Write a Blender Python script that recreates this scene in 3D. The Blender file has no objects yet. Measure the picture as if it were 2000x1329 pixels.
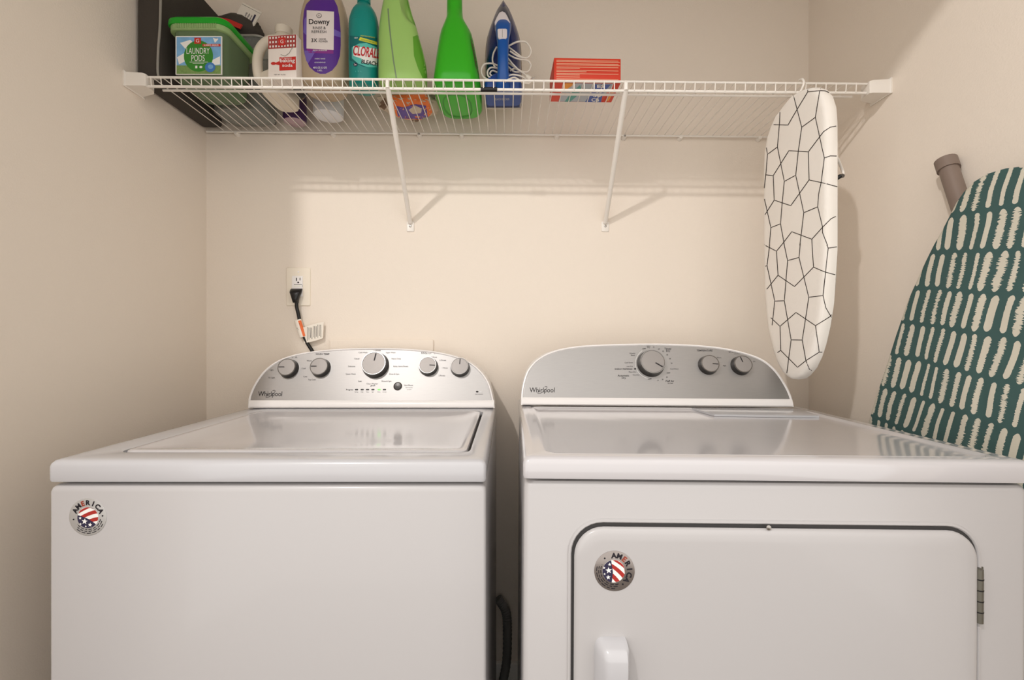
import bpy, bmesh, math, random
from mathutils import Vector, Matrix
from mathutils.bvhtree import BVHTree
from mathutils import noise as mnoise

S = bpy.context.scene
COL = S.collection
PI = math.pi
EYE = 1.107
F = 908.0            # focal length in pixels of the 2000 x 1329 frame
VX, VY = 991.0, 664.0

# ------------------------------------------------------------------ camera, light, exposure
cam_d = bpy.data.cameras.new('camera'); cam = bpy.data.objects.new('camera', cam_d); COL.objects.link(cam)
cam.location = (0, 0, EYE); cam.rotation_euler = (PI / 2, 0, 0)
cam_d.sensor_width = 36.0; cam_d.lens = F / 2000 * 36.0
cam_d.shift_x = 9 / 2000.0; cam_d.shift_y = -0.5 / 2000.0
cam_d.clip_start = 0.02; cam_d.clip_end = 50
S.camera = cam

W = bpy.data.worlds.new('world'); S.world = W; W.use_nodes = True
W.node_tree.nodes['Background'].inputs[0].default_value = (1.0, 0.96, 0.91, 1)
W.node_tree.nodes['Background'].inputs[1].default_value = 0.80

ld = bpy.data.lights.new('hall_ceiling_lamp', 'POINT'); lo = bpy.data.objects.new('hall_ceiling_lamp', ld); COL.objects.link(lo)
lo.location = (-0.95, -0.75, 2.77); ld.energy = 46; ld.color = (1.0, 0.96, 0.93); ld.shadow_soft_size = 0.035

vs = S.view_settings
S.display_settings.display_device = 'sRGB'
vs.view_transform = 'Standard'; vs.look = 'None'; vs.gamma = 1.0; vs.use_curve_mapping = False
vs.exposure = 1.05

# ------------------------------------------------------------------ materials
MATS = {}
def lin(c):
    return tuple((v / 12.92 if v <= 0.04045 else ((v + 0.055) / 1.055) ** 2.4) for v in [x / 255 for x in c])
def mat(name, rgb, rough=0.5, metal=0.0, trans=0.0, coat=0.0, emit=None, estr=0, ior=1.45, alpha=1.0, bump=0, bscale=200, spec=0.5, var=0.0, sss=0.0):
    if name in MATS: return MATS[name]
    m = bpy.data.materials.new(name); m.use_nodes = True
    nt = m.node_tree; b = nt.nodes['Principled BSDF']
    col = lin(rgb) + (1,)
    b.inputs['Base Color'].default_value = col
    b.inputs['Roughness'].default_value = rough
    b.inputs['Metallic'].default_value = metal
    b.inputs['Transmission Weight'].default_value = trans
    b.inputs['Coat Weight'].default_value = coat
    b.inputs['Coat Roughness'].default_value = 0.08
    b.inputs['IOR'].default_value = ior
    b.inputs['Alpha'].default_value = alpha
    b.inputs['Specular IOR Level'].default_value = spec
    if sss:
        b.inputs['Subsurface Weight'].default_value = sss
        b.inputs['Subsurface Radius'].default_value = (0.02, 0.02, 0.02)
        b.inputs['Subsurface Scale'].default_value = 0.5
    if emit:
        b.inputs['Emission Color'].default_value = lin(emit) + (1,)
        b.inputs['Emission Strength'].default_value = estr
    if bump or var:
        tc = nt.nodes.new('ShaderNodeTexCoord')
        nz = nt.nodes.new('ShaderNodeTexNoise'); nz.inputs['Scale'].default_value = bscale; nz.inputs['Detail'].default_value = 3
        nt.links.new(tc.outputs['Object'], nz.inputs['Vector'])
        if bump:
            bp = nt.nodes.new('ShaderNodeBump'); bp.inputs['Strength'].default_value = bump; bp.inputs['Distance'].default_value = 0.002
            nt.links.new(nz.outputs['Fac'], bp.inputs['Height']); nt.links.new(bp.outputs['Normal'], b.inputs['Normal'])
        if var:
            mr = nt.nodes.new('ShaderNodeMapRange'); mr.inputs[3].default_value = 1 - var; mr.inputs[4].default_value = 1 + var
            mx = nt.nodes.new('ShaderNodeVectorMath'); mx.operation = 'SCALE'; mx.inputs[0].default_value = col[:3]
            nt.links.new(nz.outputs['Fac'], mr.inputs[0]); nt.links.new(mr.outputs[0], mx.inputs['Scale'])
            nt.links.new(mx.outputs[0], b.inputs['Base Color'])
    MATS[name] = m
    return m

WALL = mat('cream_wall_paint', (234, 223, 210), 0.85, bump=0.25, bscale=260, spec=0.2)
CEIL = mat('ceiling_paint', (235, 230, 220), 0.9)
FLOOR = mat('dark_vinyl_floor', (92, 78, 64), 0.45, var=0.15, bscale=30)
TRIM = mat('white_trim_paint', (235, 232, 225), 0.4)
ENAMEL = mat('white_enamel', (188, 187, 190), 0.22, coat=0.4, spec=0.5)
LIDM = mat('white_lid_enamel', (196, 193, 195), 0.12, coat=0.6)
CABM = mat('white_cabinet_enamel', (183, 180, 180), 0.3, coat=0.15, bump=0.03, bscale=900)
GREYP = mat('dark_gap_shade', (52, 50, 50), 0.6)  # dark grey standing in for shade inside the gaps
PLAST = mat('white_plastic', (240, 236, 234), 0.3)
WIREM = mat('white_vinyl_wire', (236, 230, 222), 0.35)
CHROME = mat('polished_metal', (205, 200, 195), 0.18, metal=1.0)
SCREW = mat('screw_steel', (170, 165, 160), 0.3, metal=1.0)
BLACK = mat('black_plastic', (18, 16, 16), 0.35)
INK = mat('dark_ink', (40, 36, 38), 0.6)
WHITEP = mat('white_print', (238, 236, 232), 0.5)
LED = mat('dark_indicator', (25, 25, 22), 0.3)
LEDG = mat('lit_green_indicator', (120, 230, 110), 0.3, emit=(90, 220, 70), estr=0.6)

def silver_mat():
    m = bpy.data.materials.new('brushed_silver'); m.use_nodes = True; nt = m.node_tree; b = nt.nodes['Principled BSDF']
    b.inputs['Metallic'].default_value = 0.72
    tc = nt.nodes.new('ShaderNodeTexCoord'); mp = nt.nodes.new('ShaderNodeMapping'); mp.inputs['Scale'].default_value = (8, 400, 400)
    nz = nt.nodes.new('ShaderNodeTexNoise'); nz.inputs['Scale'].default_value = 6; nz.inputs['Detail'].default_value = 2
    nt.links.new(tc.outputs['Object'], mp.inputs[0]); nt.links.new(mp.outputs[0], nz.inputs['Vector'])
    cr = nt.nodes.new('ShaderNodeValToRGB')
    cr.color_ramp.elements[0].color = lin((160, 157, 155)) + (1,); cr.color_ramp.elements[1].color = lin((172, 169, 167)) + (1,)
    nt.links.new(nz.outputs['Fac'], cr.inputs[0]); nt.links.new(cr.outputs[0], b.inputs['Base Color'])
    b.inputs['Roughness'].default_value = 0.42
    return m
SILVER = silver_mat()

# ------------------------------------------------------------------ geometry helpers
class MB:
    """collects shapes (world coordinates) and links them as ONE mesh object"""
    def __init__(s):
        s.bm = bmesh.new(); s.mats = []
    def mi(s, m):
        if m not in s.mats: s.mats.append(m)
        return s.mats.index(m)
    def face(s, vs_, m, smooth=False):
        try: f = s.bm.faces.new(vs_)
        except ValueError: return None
        f.material_index = s.mi(m); f.smooth = smooth
        return f
    def loft(s, rings, m, cap0=True, cap1=True, smooth=True, closed=True):
        R = [[s.bm.verts.new(p) for p in r] for r in rings]
        n = len(R[0])
        for a, b in zip(R[:-1], R[1:]):
            for i in range(n if closed else n - 1):
                j = (i + 1) % n
                s.face([a[i], a[j], b[j], b[i]], m, smooth)
        if cap0: s.face(list(reversed(R[0])), m)
        if cap1: s.face(R[-1], m)
        return R
    def box(s, x0, x1, y0, y1, z0, z1, m, bev=0.0, M=None):
        c = [(x, y, z) for x in (x0, x1) for y in (y0, y1) for z in (z0, z1)]
        v = [s.bm.verts.new(M @ Vector(p) if M else p) for p in c]
        fs = [(0, 1, 3, 2), (4, 6, 7, 5), (0, 4, 5, 1), (2, 3, 7, 6), (0, 2, 6, 4), (1, 5, 7, 3)]
        F_ = [s.face([v[i] for i in f], m) for f in fs]
        if bev:
            es = list({e for f in F_ for e in f.edges})
            r = bmesh.ops.bevel(s.bm, geom=es, offset=bev, segments=3, profile=0.5, affect='EDGES')
            for f in r['faces']: f.smooth = True; f.material_index = s.mi(m)
    def tube(s, pts, r, m, n=10, cap=True, r1=None):
        pts = [Vector(p) for p in pts]; k = len(pts); rings = []
        up = Vector((0, 0, 1)); prev = None
        for i, p in enumerate(pts):
            d = (pts[min(i + 1, k - 1)] - pts[max(i - 1, 0)]).normalized()
            if prev is None:
                a = d.cross(up)
                if a.length < 1e-3: a = d.cross(Vector((1, 0, 0)))
            else:
                a = prev - d * prev.dot(d)
            a.normalize(); prev = a; b = d.cross(a)
            rr_ = r if r1 is None else r + (r1 - r) * i / (k - 1)
            rings.append([p + (a * math.cos(t) + b * math.sin(t)) * rr_ for t in [2 * PI * q / n for q in range(n)]])
        s.loft(rings, m, cap, cap)
    def cyl(s, a, b, r0, r1, m, n=32, bev=0):
        s.tube([a, b], r0, m, n, True, r1)
    def lathe(s, c, ax, prof, m, n=40, mats=None):
        """prof = [(radius, distance along ax)]"""
        c = Vector(c); ax = Vector(ax).normalized()
        a = ax.cross(Vector((1, 0, 0)) if abs(ax.x) < 0.9 else Vector((0, 1, 0))).normalized(); b = ax.cross(a)
        rings = [[c + ax * h + (a * math.cos(t) + b * math.sin(t)) * r for t in [2 * PI * q / n for q in range(n)]] for r, h in prof]
        for i in range(len(rings) - 1):
            s.loft(rings[i:i + 2], mats[i] if mats else m, i == 0, i == len(rings) - 2)
        bmesh.ops.remove_doubles(s.bm, verts=s.bm.verts, dist=1e-6)
    def bvh(s):
        s.bm.normal_update(); return BVHTree.FromBMesh(s.bm)
    def build(s, name, parent=None, recalc=True, loc=None, sharp=True):
        if recalc: bmesh.ops.recalc_face_normals(s.bm, faces=s.bm.faces)
        me = bpy.data.meshes.new(name)
        o = bpy.data.objects.new(name, me); COL.objects.link(o)
        off = Vector((0, 0, 0))
        if parent is not None:
            off = org(parent)
        elif loc is not None:
            off = Vector(loc); o.location = off
        bmesh.ops.translate(s.bm, verts=s.bm.verts, vec=-off)
        s.bm.to_mesh(me); s.bm.free()
        for m in s.mats: me.materials.append(m)
        if sharp:
            try: me.set_sharp_from_angle(angle=math.radians(38))
            except Exception: pass
        o['_o'] = list(off)
        if parent is not None: o.parent = parent
        return o
def org(o):
    return Vector(o['_o'])
def empty(name, loc, rot=None):
    o = bpy.data.objects.new(name, None); COL.objects.link(o); o.location = loc
    o.empty_display_size = 0.05
    o['_o'] = list(loc)
    if rot: o.rotation_euler = rot
    return o
def tag(o, label=None, cat=None, group=None, kind=None):
    if label: o['label'] = label
    if cat: o['category'] = cat
    if group: o['group'] = group
    if kind: o['kind'] = kind
    return o

XF = None   # inverse of the frame a thing is built in (set while building a rotated thing)
def ray(px, py):
    o = Vector((0, 0, EYE)); d = Vector(((px - VX) / F, 1.0, (VY - py) / F))
    if XF is not None:
        o2 = XF @ o; return o2, (XF @ (o + d)) - o2
    return o, d
def P(px, py, y):
    """point seen at a photo position, at depth y"""
    o, d = ray(px, py); return o + d * ((y - o.y) / d.y)
def PX(px, py, x):
    o, d = ray(px, py); return o + d * ((x - o.x) / d.x)
def PZ(px, py, z):
    o, d = ray(px, py); return o + d * ((z - o.z) / d.z)
def PP(px, py, c, n):
    o, d = ray(px, py); c = Vector(c); n = Vector(n)
    return o + d * ((c - o).dot(n) / d.dot(n))

def rr(x0, x1, y0, y1, r, z, n=6):
    """rounded rectangle loop; r a number or four (x0y0, x1y0, x1y1, x0y1)"""
    if not isinstance(r, (tuple, list)): r = (r,) * 4
    out = []
    for (cx, cy, a0, q) in ((x0 + r[0], y0 + r[0], PI, r[0]), (x1 - r[1], y0 + r[1], 1.5 * PI, r[1]), (x1 - r[2], y1 - r[2], 0, r[2]), (x0 + r[3], y1 - r[3], PI / 2, r[3])):
        for k in range(n + 1):
            t = a0 + PI / 2 * k / n
            out.append((cx + q * math.cos(t), cy + q * math.sin(t), z))
    return out
def rrxz(x0, x1, z0, z1, r, y, n=8):
    return [(p[0], y, p[1]) for p in rr(x0, x1, z0, z1, r, 0, n)]
def sring(cx, cy, rx, ry, z, e=2.0, n=48):
    o = []
    for k in range(n):
        t = 2 * PI * k / n; c, s_ = math.cos(t), math.sin(t)
        o.append((cx + rx * math.copysign(abs(c) ** (2 / e), c), cy + ry * math.copysign(abs(s_) ** (2 / e), s_), z))
    return o
def smooth(prof, k=3):
    out = []; n_ = len(prof)
    for i in range(n_ - 1):
        p0, p1, p2, p3 = prof[max(i - 1, 0)], prof[i], prof[i + 1], prof[min(i + 2, n_ - 1)]
        h = p2[0] - p1[0]
        for j in range(k):
            t = j / k; row = [p1[0] + h * t]
            for c in range(1, len(p1)):
                m1 = (p2[c] - p0[c]) / max(p2[0] - p0[0], 1e-9) * h; m2 = (p3[c] - p1[c]) / max(p3[0] - p1[0], 1e-9) * h
                row.append((2 * t ** 3 - 3 * t * t + 1) * p1[c] + (t ** 3 - 2 * t * t + t) * m1 + (-2 * t ** 3 + 3 * t * t) * p2[c] + (t ** 3 - t * t) * m2)
            out.append(tuple(row))
    out.append(tuple(prof[-1])); return out
def catmull(pts, k=8):
    pts = [Vector(p) for p in pts]; P_ = [2 * pts[0] - pts[1]] + pts + [2 * pts[-1] - pts[-2]]; out = []
    for i in range(1, len(P_) - 2):
        for j in range(k):
            t = j / k; a, b, c, d = P_[i - 1:i + 3]
            out.append(0.5 * ((2 * b) + (c - a) * t + (2 * a - 5 * b + 4 * c - d) * t * t + (3 * b - a - 3 * c + d) * t ** 3))
    out.append(pts[-1]); return out
def interp(tab, x):
    if x <= tab[0][0]: return tab[0][1:]
    for a, b in zip(tab[:-1], tab[1:]):
        if x <= b[0]:
            t = (x - a[0]) / (b[0] - a[0]); t = t * t * (3 - 2 * t) if False else t
            return tuple(u + (v - u) * t for u, v in zip(a[1:], b[1:]))
    return tab[-1][1:]

# ---- prints: shapes given where the photo shows them are laid on the surface they are printed on
TXT = {}
def text_mesh(s, bold=0.0):
    k = (s, bold)
    if k in TXT: return TXT[k]
    cu = bpy.data.curves.new('t', 'FONT'); cu.body = s; cu.size = 1.0; cu.offset = bold; cu.resolution_u = 3
    o = bpy.data.objects.new('t', cu); COL.objects.link(o)
    dg = bpy.context.evaluated_depsgraph_get(); me = bpy.data.meshes.new_from_object(o.evaluated_get(dg))
    v = [(p.co.x, p.co.y) for p in me.vertices]; f = [tuple(q.vertices) for q in me.polygons]
    bpy.data.objects.remove(o); bpy.data.curves.remove(cu); bpy.data.meshes.remove(me)
    xs = [p[0] for p in v] or [0]; ys = [p[1] for p in v] or [0]
    TXT[k] = (v, f, min(xs), max(xs), min(ys), max(ys))
    return TXT[k]
class Print:
    def __init__(s, mb, off=0.0004):
        s.mb = mb; s.tree = mb.bvh(); s.off = off; s.n = 0
    def hit(s, px, py, off):
        o, d = ray(px, py); d = d.normalized()
        h = s.tree.ray_cast(o, d)
        if h[0] is None:
            return None
        n = h[1]
        if n.dot(d) > 0: n = -n
        return h[0] + n * off
    def raw(s, verts, faces, m, layer=1, sub=None):
        """verts in photo positions"""
        b = bmesh.new(); V = [b.verts.new((x, y, 0)) for x, y in verts]
        for f in faces:
            try: b.faces.new([V[i] for i in f])
            except ValueError: pass
        if sub:
            bmesh.ops.triangulate(b, faces=b.faces)
            for _ in range(5):
                es = [e for e in b.edges if e.calc_length() > sub]
                if not es: break
                bmesh.ops.subdivide_edges(b, edges=es, cuts=1)
                bmesh.ops.triangulate(b, faces=[f for f in b.faces if len(f.verts) > 3])
        mp = {}
        for v in b.verts:
            h = s.hit(v.co.x, v.co.y, s.off * layer)
            mp[v] = s.mb.bm.verts.new(h) if h is not None else None
        for f in b.faces:
            vv = [mp[v] for v in f.verts]
            if None in vv: continue
            s.mb.face(vv, m)
        b.free()
    def poly(s, pts, m, layer=1, sub=None):
        s.raw(pts, [tuple(range(len(pts)))], m, layer, sub)
    def rect(s, x0, y0, x1, y1, m, layer=1, sub=None):
        s.poly([(x0, y0), (x1, y0), (x1, y1), (x0, y1)], m, layer, sub)
    def ellipse(s, cx, cy, rx, ry, m, layer=1, sub=None, n=36):
        s.poly([(cx + rx * math.cos(2 * PI * k / n), cy + ry * math.sin(2 * PI * k / n)) for k in range(n)], m, layer, sub)
    def line(s, pts, w, m, layer=1, step=4, wid=None):
        """ribbon; w in photo units"""
        P_ = [Vector(p) for p in pts]; Q = []
        for a, b in zip(P_[:-1], P_[1:]):
            k = max(1, int((b - a).length / step))
            Q += [a + (b - a) * (i / k) for i in range(k)]
        Q.append(P_[-1]); L, R_ = [], []
        for i, p in enumerate(Q):
            d = (Q[min(i + 1, len(Q) - 1)] - Q[max(i - 1, 0)]); d.normalize(); nn = Vector((-d.y, d.x)) * w / 2
            L.append(p + nn); R_.append(p - nn)
        v = [(p.x, p.y) for p in L + R_]; n = len(Q)
        s.raw(v, [(i, i + 1, n + i + 1, n + i) for i in range(n - 1)], m, layer)
    def text(s, t, cx, cy, h, m, w=None, bold=0.0, rot=0, layer=2, align='c', sub=None, xh=None, skew=0.0):
        """h = cap height in photo units; w = total width; rot degrees clockwise"""
        v, f, x0, x1, y0, y1 = text_mesh(t, bold)
        cap = 0.70
        sy = h / cap; sx = (w / (x1 - x0)) if w else sy
        mx = {'c': (x0 + x1) / 2, 'l': x0, 'r': x1}[align]
        c, s_ = math.cos(math.radians(rot)), math.sin(math.radians(rot)); out = []
        for x, y in v:
            X = (x - mx) * sx + y * sy * skew; Y = -(y - cap / 2) * sy
            out.append((cx + X * c - Y * s_, cy + X * s_ + Y * c))
        s.raw(out, f, m, layer, sub)
    def arc_text(s, t, cx, cy, r, h, m, a0, da, bold=0.0, layer=2):
        for i, ch in enumerate(t):
            a = a0 + da * i
            x = cx + r * math.sin(math.radians(a)); y = cy - r * math.cos(math.radians(a))
            mm = m[i] if isinstance(m, (list, tuple)) else m
            s.text(ch, x, y, h, mm, bold=bold, rot=a, layer=layer)

# ------------------------------------------------------------------ the room (closet with the camera just outside its doorway)
XL, XR, YB, YF = -0.958, 0.959, 1.48, 0.45
CZ = 2.74
def struct(name, mb, label=None):
    o = mb.build(name); tag(o, kind='structure'); return o
b = MB(); b.box(XL - 0.1, XL, YF, YB + 0.1, 0, CZ, WALL); struct('wall_left', b)
b = MB(); b.box(XR, XR + 0.1, YF, YB + 0.1, 0, CZ, WALL); struct('wall_right', b)
b = MB(); b.box(XL, XR, YB, YB + 0.1, 0, CZ, WALL); struct('wall_back', b)
HZ, JL, JR = 2.205, -0.81, 0.86
b = MB()
b.box(XL - 0.6, JL, YF - 0.12, YF, 0, CZ, WALL); b.box(JR, XR + 0.6, YF - 0.12, YF, 0, CZ, WALL); b.box(JL, JR, YF - 0.12, YF, HZ, CZ, WALL)
struct('wall_front', b)
b = MB(); b.box(-1.6, 1.6, -2.0, YB + 0.1, -0.05, 0, FLOOR); struct('floor', b)
b = MB(); b.box(-1.6, 1.6, YF - 0.12, YB + 0.1, CZ, CZ + 0.05, CEIL); struct('ceiling', b)
b = MB(); b.box(XL, XR, YB - 0.014, YB, 0, 0.085, TRIM, 0.003); struct('baseboard_back', b)
b = MB(); b.box(XL, XL + 0.014, YF, YB - 0.014, 0, 0.085, TRIM, 0.003); struct('baseboard_left', b)
b = MB(); b.box(XR - 0.014, XR, YF, YB - 0.014, 0, 0.085, TRIM, 0.003); struct('baseboard_right', b)

# ------------------------------------------------------------------ washer and dryer shared pieces
KFACE = mat('knob_brushed_face', (158, 153, 150), 0.5, metal=0.6)
KRIM = mat('knob_chrome_rim', (140, 137, 134), 0.25, metal=1.0)
KDARK = mat('knob_dark_skirt', (45, 42, 40), 0.28, metal=0.3)
def knob(parent, px, py, R, plane, ang, height=0.019):
    c0, n = plane
    base = PP(px, py, Vector(c0) + Vector(n) * height, n) - Vector(n) * height
    b_ = MB()
    b_.lathe(base, n, [(R * 1.10, 0), (R * 1.08, 0.003), (R * 1.0, height * 0.8), (R * 1.0, height * 0.85), (R * 0.965, height), (R * 0.915, height), (R * 0.89, height - 0.001), (R * 0.02, height - 0.0006)],
             KDARK, mats=[KDARK, KDARK, KDARK, KRIM, KRIM, KRIM, KFACE], n=48)
    nn = Vector(n); u = Vector((1, 0, 0)); w = nn.cross(u).normalized()
    if w.z < 0: w = -w
    a = math.radians(ang); d = u * math.sin(a) + w * math.cos(a); q = nn.cross(d).normalized()
    top = base + nn * (height + 0.0002)
    c = [top + d * (R * 0.22) + q * R * 0.045, top + d * (R * 0.22) - q * R * 0.045, top + d * (R * 0.84) - q * R * 0.045, top + d * (R * 0.84) + q * R * 0.045]
    lo_ = [b_.bm.verts.new(p - nn * 0.0006) for p in c]; hi = [b_.bm.verts.new(p) for p in c]
    b_.face(hi, INK)
    for i in range(4): b_.face([lo_[i], lo_[(i + 1) % 4], hi[(i + 1) % 4], hi[i]], INK)
    o = b_.build('knob', parent, recalc=True); return o

def swirl_logo(pr, x, y, w):
    """the maker's word mark with its ring; x = left, y = baseline in photo units"""
    pr.text('Whirlpool', x, y - 4.5, 9.5, INK, w=w, bold=0.006, align='l', layer=2, skew=0.06)
    cx, cy = x + w * 0.52, y - 4.0
    pts = []
    for k in range(25):
        a = math.radians(-50 + k * (300 / 24.0)); pts.append((cx + math.cos(a) * 11 * .80 + math.sin(a) * 3.2 * .6, cy - math.cos(a) * 11 * .6 + math.sin(a) * 3.2 * .8))
    pr.line(pts[::-1], 0.8, INK, 2, step=2)

RED = mat('red_print', (196, 44, 36), 0.45); NAVY = mat('navy_print', (42, 38, 66), 0.45); STSIL = mat('silver_sticker_foil', (186, 184, 182), 0.4, metal=0.35)
STSIL2 = mat('silver_sticker_foil_dark', (150, 142, 138), 0.25, metal=0.7)  # darker, glossier foil for the dryer sticker
def sticker(parent, cx, cy, r, rot, y, foil):
    """round sticker with curved word, waving stripes and stars"""
    def T(x, yy):
        c, s_ = math.cos(math.radians(rot)), math.sin(math.radians(rot)); return (cx + (x * c - yy * s_) * r, cy + (x * s_ + yy * c) * r)
    c3 = P(cx, cy, y); c4 = P(cx + r, cy, y); R3 = (c4 - c3).length
    b_ = MB(); b_.lathe(c3, (0, -1, 0), [(R3, -0.0002), (R3, 0.0006), (R3 * 0.98, 0.0009), (R3 * 0.01, 0.0009)], foil, n=56)
    pr = Print(b_, 0.0002)
    def poly(pts, m, l=1): pr.poly([T(*p) for p in pts], m, l)
    circ = [(0.56 * math.cos(2 * PI * k / 40), 0.56 * math.sin(2 * PI * k / 40) + 0.04) for k in range(40)]
    poly(circ, WHITEP, 1)
    # navy corner wave and red stripes inside the circle
    def inside(p): return math.hypot(p[0], p[1] - 0.04) <= 0.56
    def clip(p):
        d = math.hypot(p[0], p[1] - 0.04)
        return p if d <= 0.555 else (p[0] * 0.555 / d, 0.04 + (p[1] - 0.04) * 0.555 / d)
    for (o0, o1) in ((-0.62, -0.50), (-0.30, -0.10), (0.10, 0.30)):
        up, dn = [], []
        for k in range(11):
            x = -0.5 + k * 0.11
            f_ = lambda off: off + 0.25 * x * x - 0.42 * x + 0.06
            up.append(clip((x, f_(o0)))); dn.append(clip((x, f_(o1))))
        poly(up + dn[::-1], mat('flag_red', (168, 44, 38), .45), 2)
    nav = [(-0.555, -0.10), (-0.42, -0.06), (-0.20, 0.02), (0.02, 0.10), (0.26, 0.26), (0.42, 0.38)]
    arc = [(0.555 * math.cos(math.radians(a)), 0.04 + 0.555 * math.sin(math.radians(a))) for a in range(40, 192, 8)]
    poly([clip(p) for p in nav] + arc, NAVY, 3)
    def star(x, y_, q):
        poly([(x + q * (1 if k % 2 == 0 else 0.42) * math.sin(PI * k / 5 + 0.1), y_ - q * (1 if k % 2 == 0 else 0.42) * math.cos(PI * k / 5 + 0.1)) for k in range(10)], WHITEP, 4)
    star(-0.16, 0.24, 0.17); star(0.13, 0.42, 0.12); star(-0.40, 0.06, 0.09); star(-0.38, 0.38, 0.07); star(-0.1, 0.5, 0.06)
    SI = mat('sticker_ink', (22, 18, 28), .5); SR = mat('sticker_rust', (150, 62, 44), .5)
    INKS = [SI, SI, SR, SI, SI, SI, SI]
    pr.arc_text('AMERICA', cx, cy, r * 0.76, r * 0.25, INKS, rot - 64, 21.5, bold=0.04, layer=2)
    for a in (-100, 86):
        x, y_ = T(0.78 * math.sin(math.radians(a)), -0.78 * math.cos(math.radians(a))); pr.ellipse(x, y_, r * 0.045, r * 0.045, SI, 2, n=8)
    for q, (a0, a1) in zip((0.68, 0.78, 0.88), ((100, 235), (106, 230), (116, 222))):
        a = a0
        rnd = random.Random(int(q * 100))
        while a < a1:
            l_ = rnd.uniform(9, 17); e = min(a + l_, a1)
            pts = [T(q * math.sin(math.radians(t)), -q * math.cos(math.radians(t))) for t in (a, (a + e) / 2, e)]
            pr.line(pts, r * 0.036, SI, 2, step=3); a = e + 5
    return b_.build('america_sticker', parent)

def console(parent, outline_px, y_base, deckz, lean, back_y, px_bottom, panel_bottom_py, inset_px=5.0):
    """curved top backguard; outline traced on its leaning front plane"""
    n = Vector((0, -math.cos(lean), math.sin(lean))); c0 = Vector((0, y_base, deckz))
    loop = [PP(x, y, c0, n) for x, y in outline_px]
    for p in (loop[0], loop[-1]):
        p.z = deckz + 0.002; p.y = y_base
    # resample
    L = catmull(loop, 4)
    cen = sum(L, Vector()) / len(L)
    def shr(ps, q, push):
        out = []
        for i, p in enumerate(ps):
            a = ps[max(i - 1, 0)]; d = ps[min(i + 1, len(ps) - 1)]; t = (d - a).normalized(); nn = n.cross(t).normalized()
            if nn.dot(cen - p) < 0: nn = -nn
            if i in (0, len(ps) - 1): nn = Vector((math.copysign(1, cen.x - p.x), 0, 0))
            out.append(p + nn * q + n * push)
        return out
    r0 = [Vector((p.x, back_y, p.z)) for p in shr(L, 0.004, 0)]
    r1 = [Vector((p.x, p.y + 0.012, p.z)) for p in L]
    r2 = L
    r3 = shr(L, 0.0015, 0.0035); r4 = shr(L, 0.0045, 0.0042); r5 = shr(L, 0.0065, 0.001); 
    b_ = MB()
    b_.loft([r0, r1, r2, r3, r4, r5], PLAST, True, True)
    body = b_.build('control_console', parent)
    # white bottom lip
    x0 = loop[0].x + 0.003; x1 = loop[-1].x - 0.003
    zt = PP(px_bottom, panel_bottom_py, c0, n)
    hh = (zt - Vector((zt.x, y_base, deckz))).length
    up = Vector((0, math.sin(lean), math.cos(lean)))
    b_ = MB()
    prof = [(0.004, 0.0), (0.004, 0.006), (0.010, 0.0075), (hh - 0.004, 0.0065), (hh, 0.0045), (hh, 0.0)]
    def q(x, u, w): return Vector((x, y_base, deckz)) + up * u + n * w
    b_.loft([[q(x, u, w) for (u, w) in prof] for x in (x0, x0 + 0.01, x1 - 0.01, x1)], PLAST, True, True, smooth=False)
    b_.build('console_lip', body)
    # silver panel
    pl = shr(L, 0.0065, 0.0020)
    pts = [p for p in pl if (p - Vector((p.x, y_base, deckz))).dot(up) > hh]
    def at_bottom(a, b2):
        ua = (a - Vector((a.x, y_base, deckz))).dot(up); ub = (b2 - Vector((b2.x, y_base, deckz))).dot(up); t = (hh - ua) / (ub - ua); return a + (b2 - a) * t
    i0 = pl.index(pts[0]); i1 = pl.index(pts[-1])
    if i0 > 0: pts = [at_bottom(pl[i0 - 1], pl[i0])] + pts
    if i1 < len(pl) - 1: pts = pts + [at_bottom(pl[i1 + 1], pl[i1])]
    b_ = MB(); v = [b_.bm.verts.new(p) for p in pts]; b_.face(v, SILVER)
    g = [b_.bm.verts.new(p - n * 0.0015) for p in pts]
    for i in range(len(v)): b_.face([v[i], v[(i + 1) % len(v)], g[(i + 1) % len(v)], g[i]], ENAMEL)
    bmesh.ops.triangulate(b_.bm, faces=[f for f in b_.bm.faces if len(f.verts) > 6])
    return body, b_, (c0 + n * 0.002, n)

# ------------------------------------------------------------------ washer
WX0, WX1, WYF = -0.7365, -0.034, 0.744
WT = 0.914
washer = empty('washing_machine', ((WX0 + WX1) / 2, 1.1, 0.0))
tag(washer, 'white top-load washing machine with five control knobs, left of the dryer', 'washing machine')
b = MB()
loops = [rr(WX0 + .0003, WX1 - .0005, WYF + .0025, 1.44, .006, z) for z in (0.025, 0.862)]
loops += [rr(WX0 + .0013, WX1 - .0015, WYF + .004, 1.44, .007, 0.868), rr(WX0 + .005, WX1 - .005, WYF + .008, 1.437, .009, 0.8725), rr(WX0 + .012, WX1 - .012, WYF + .018, 1.43, .012, 0.874)]
b.loft(loops, CABM); b.build('cabinet', washer)
b = MB(); b.loft([rr(WX0 + .012, WX1 - .012, WYF + .018, 1.43, .01, z) for z in (0.873, 0.880)], GREYP); b.build('seam_shade', washer)  # dark block painting the shadow gap below the top panel
LX0, LX1, LY0, LY1 = -0.672, -0.066, 0.802, 1.262
b = MB()
def wl(i, z, r=0.007): return rr(WX0 + i, WX1 - i, WYF + i, 1.445 - i, r, z)
b.loft([wl(.006, .8775), wl(.001, .879), wl(0, .883), wl(0, .903), wl(.0015, .908), wl(.0045, .9118), wl(.009, .9135), wl(.018, WT),
        rr(LX0 - .006, LX1 + .006, LY0 - .006, LY1 + .004, .022, WT), rr(LX0 - .001, LX1 + .001, LY0 - .001, LY1 + .001, .02, WT - .0015), rr(LX0, LX1, LY0, LY1, .02, WT - .014)], ENAMEL)
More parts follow.
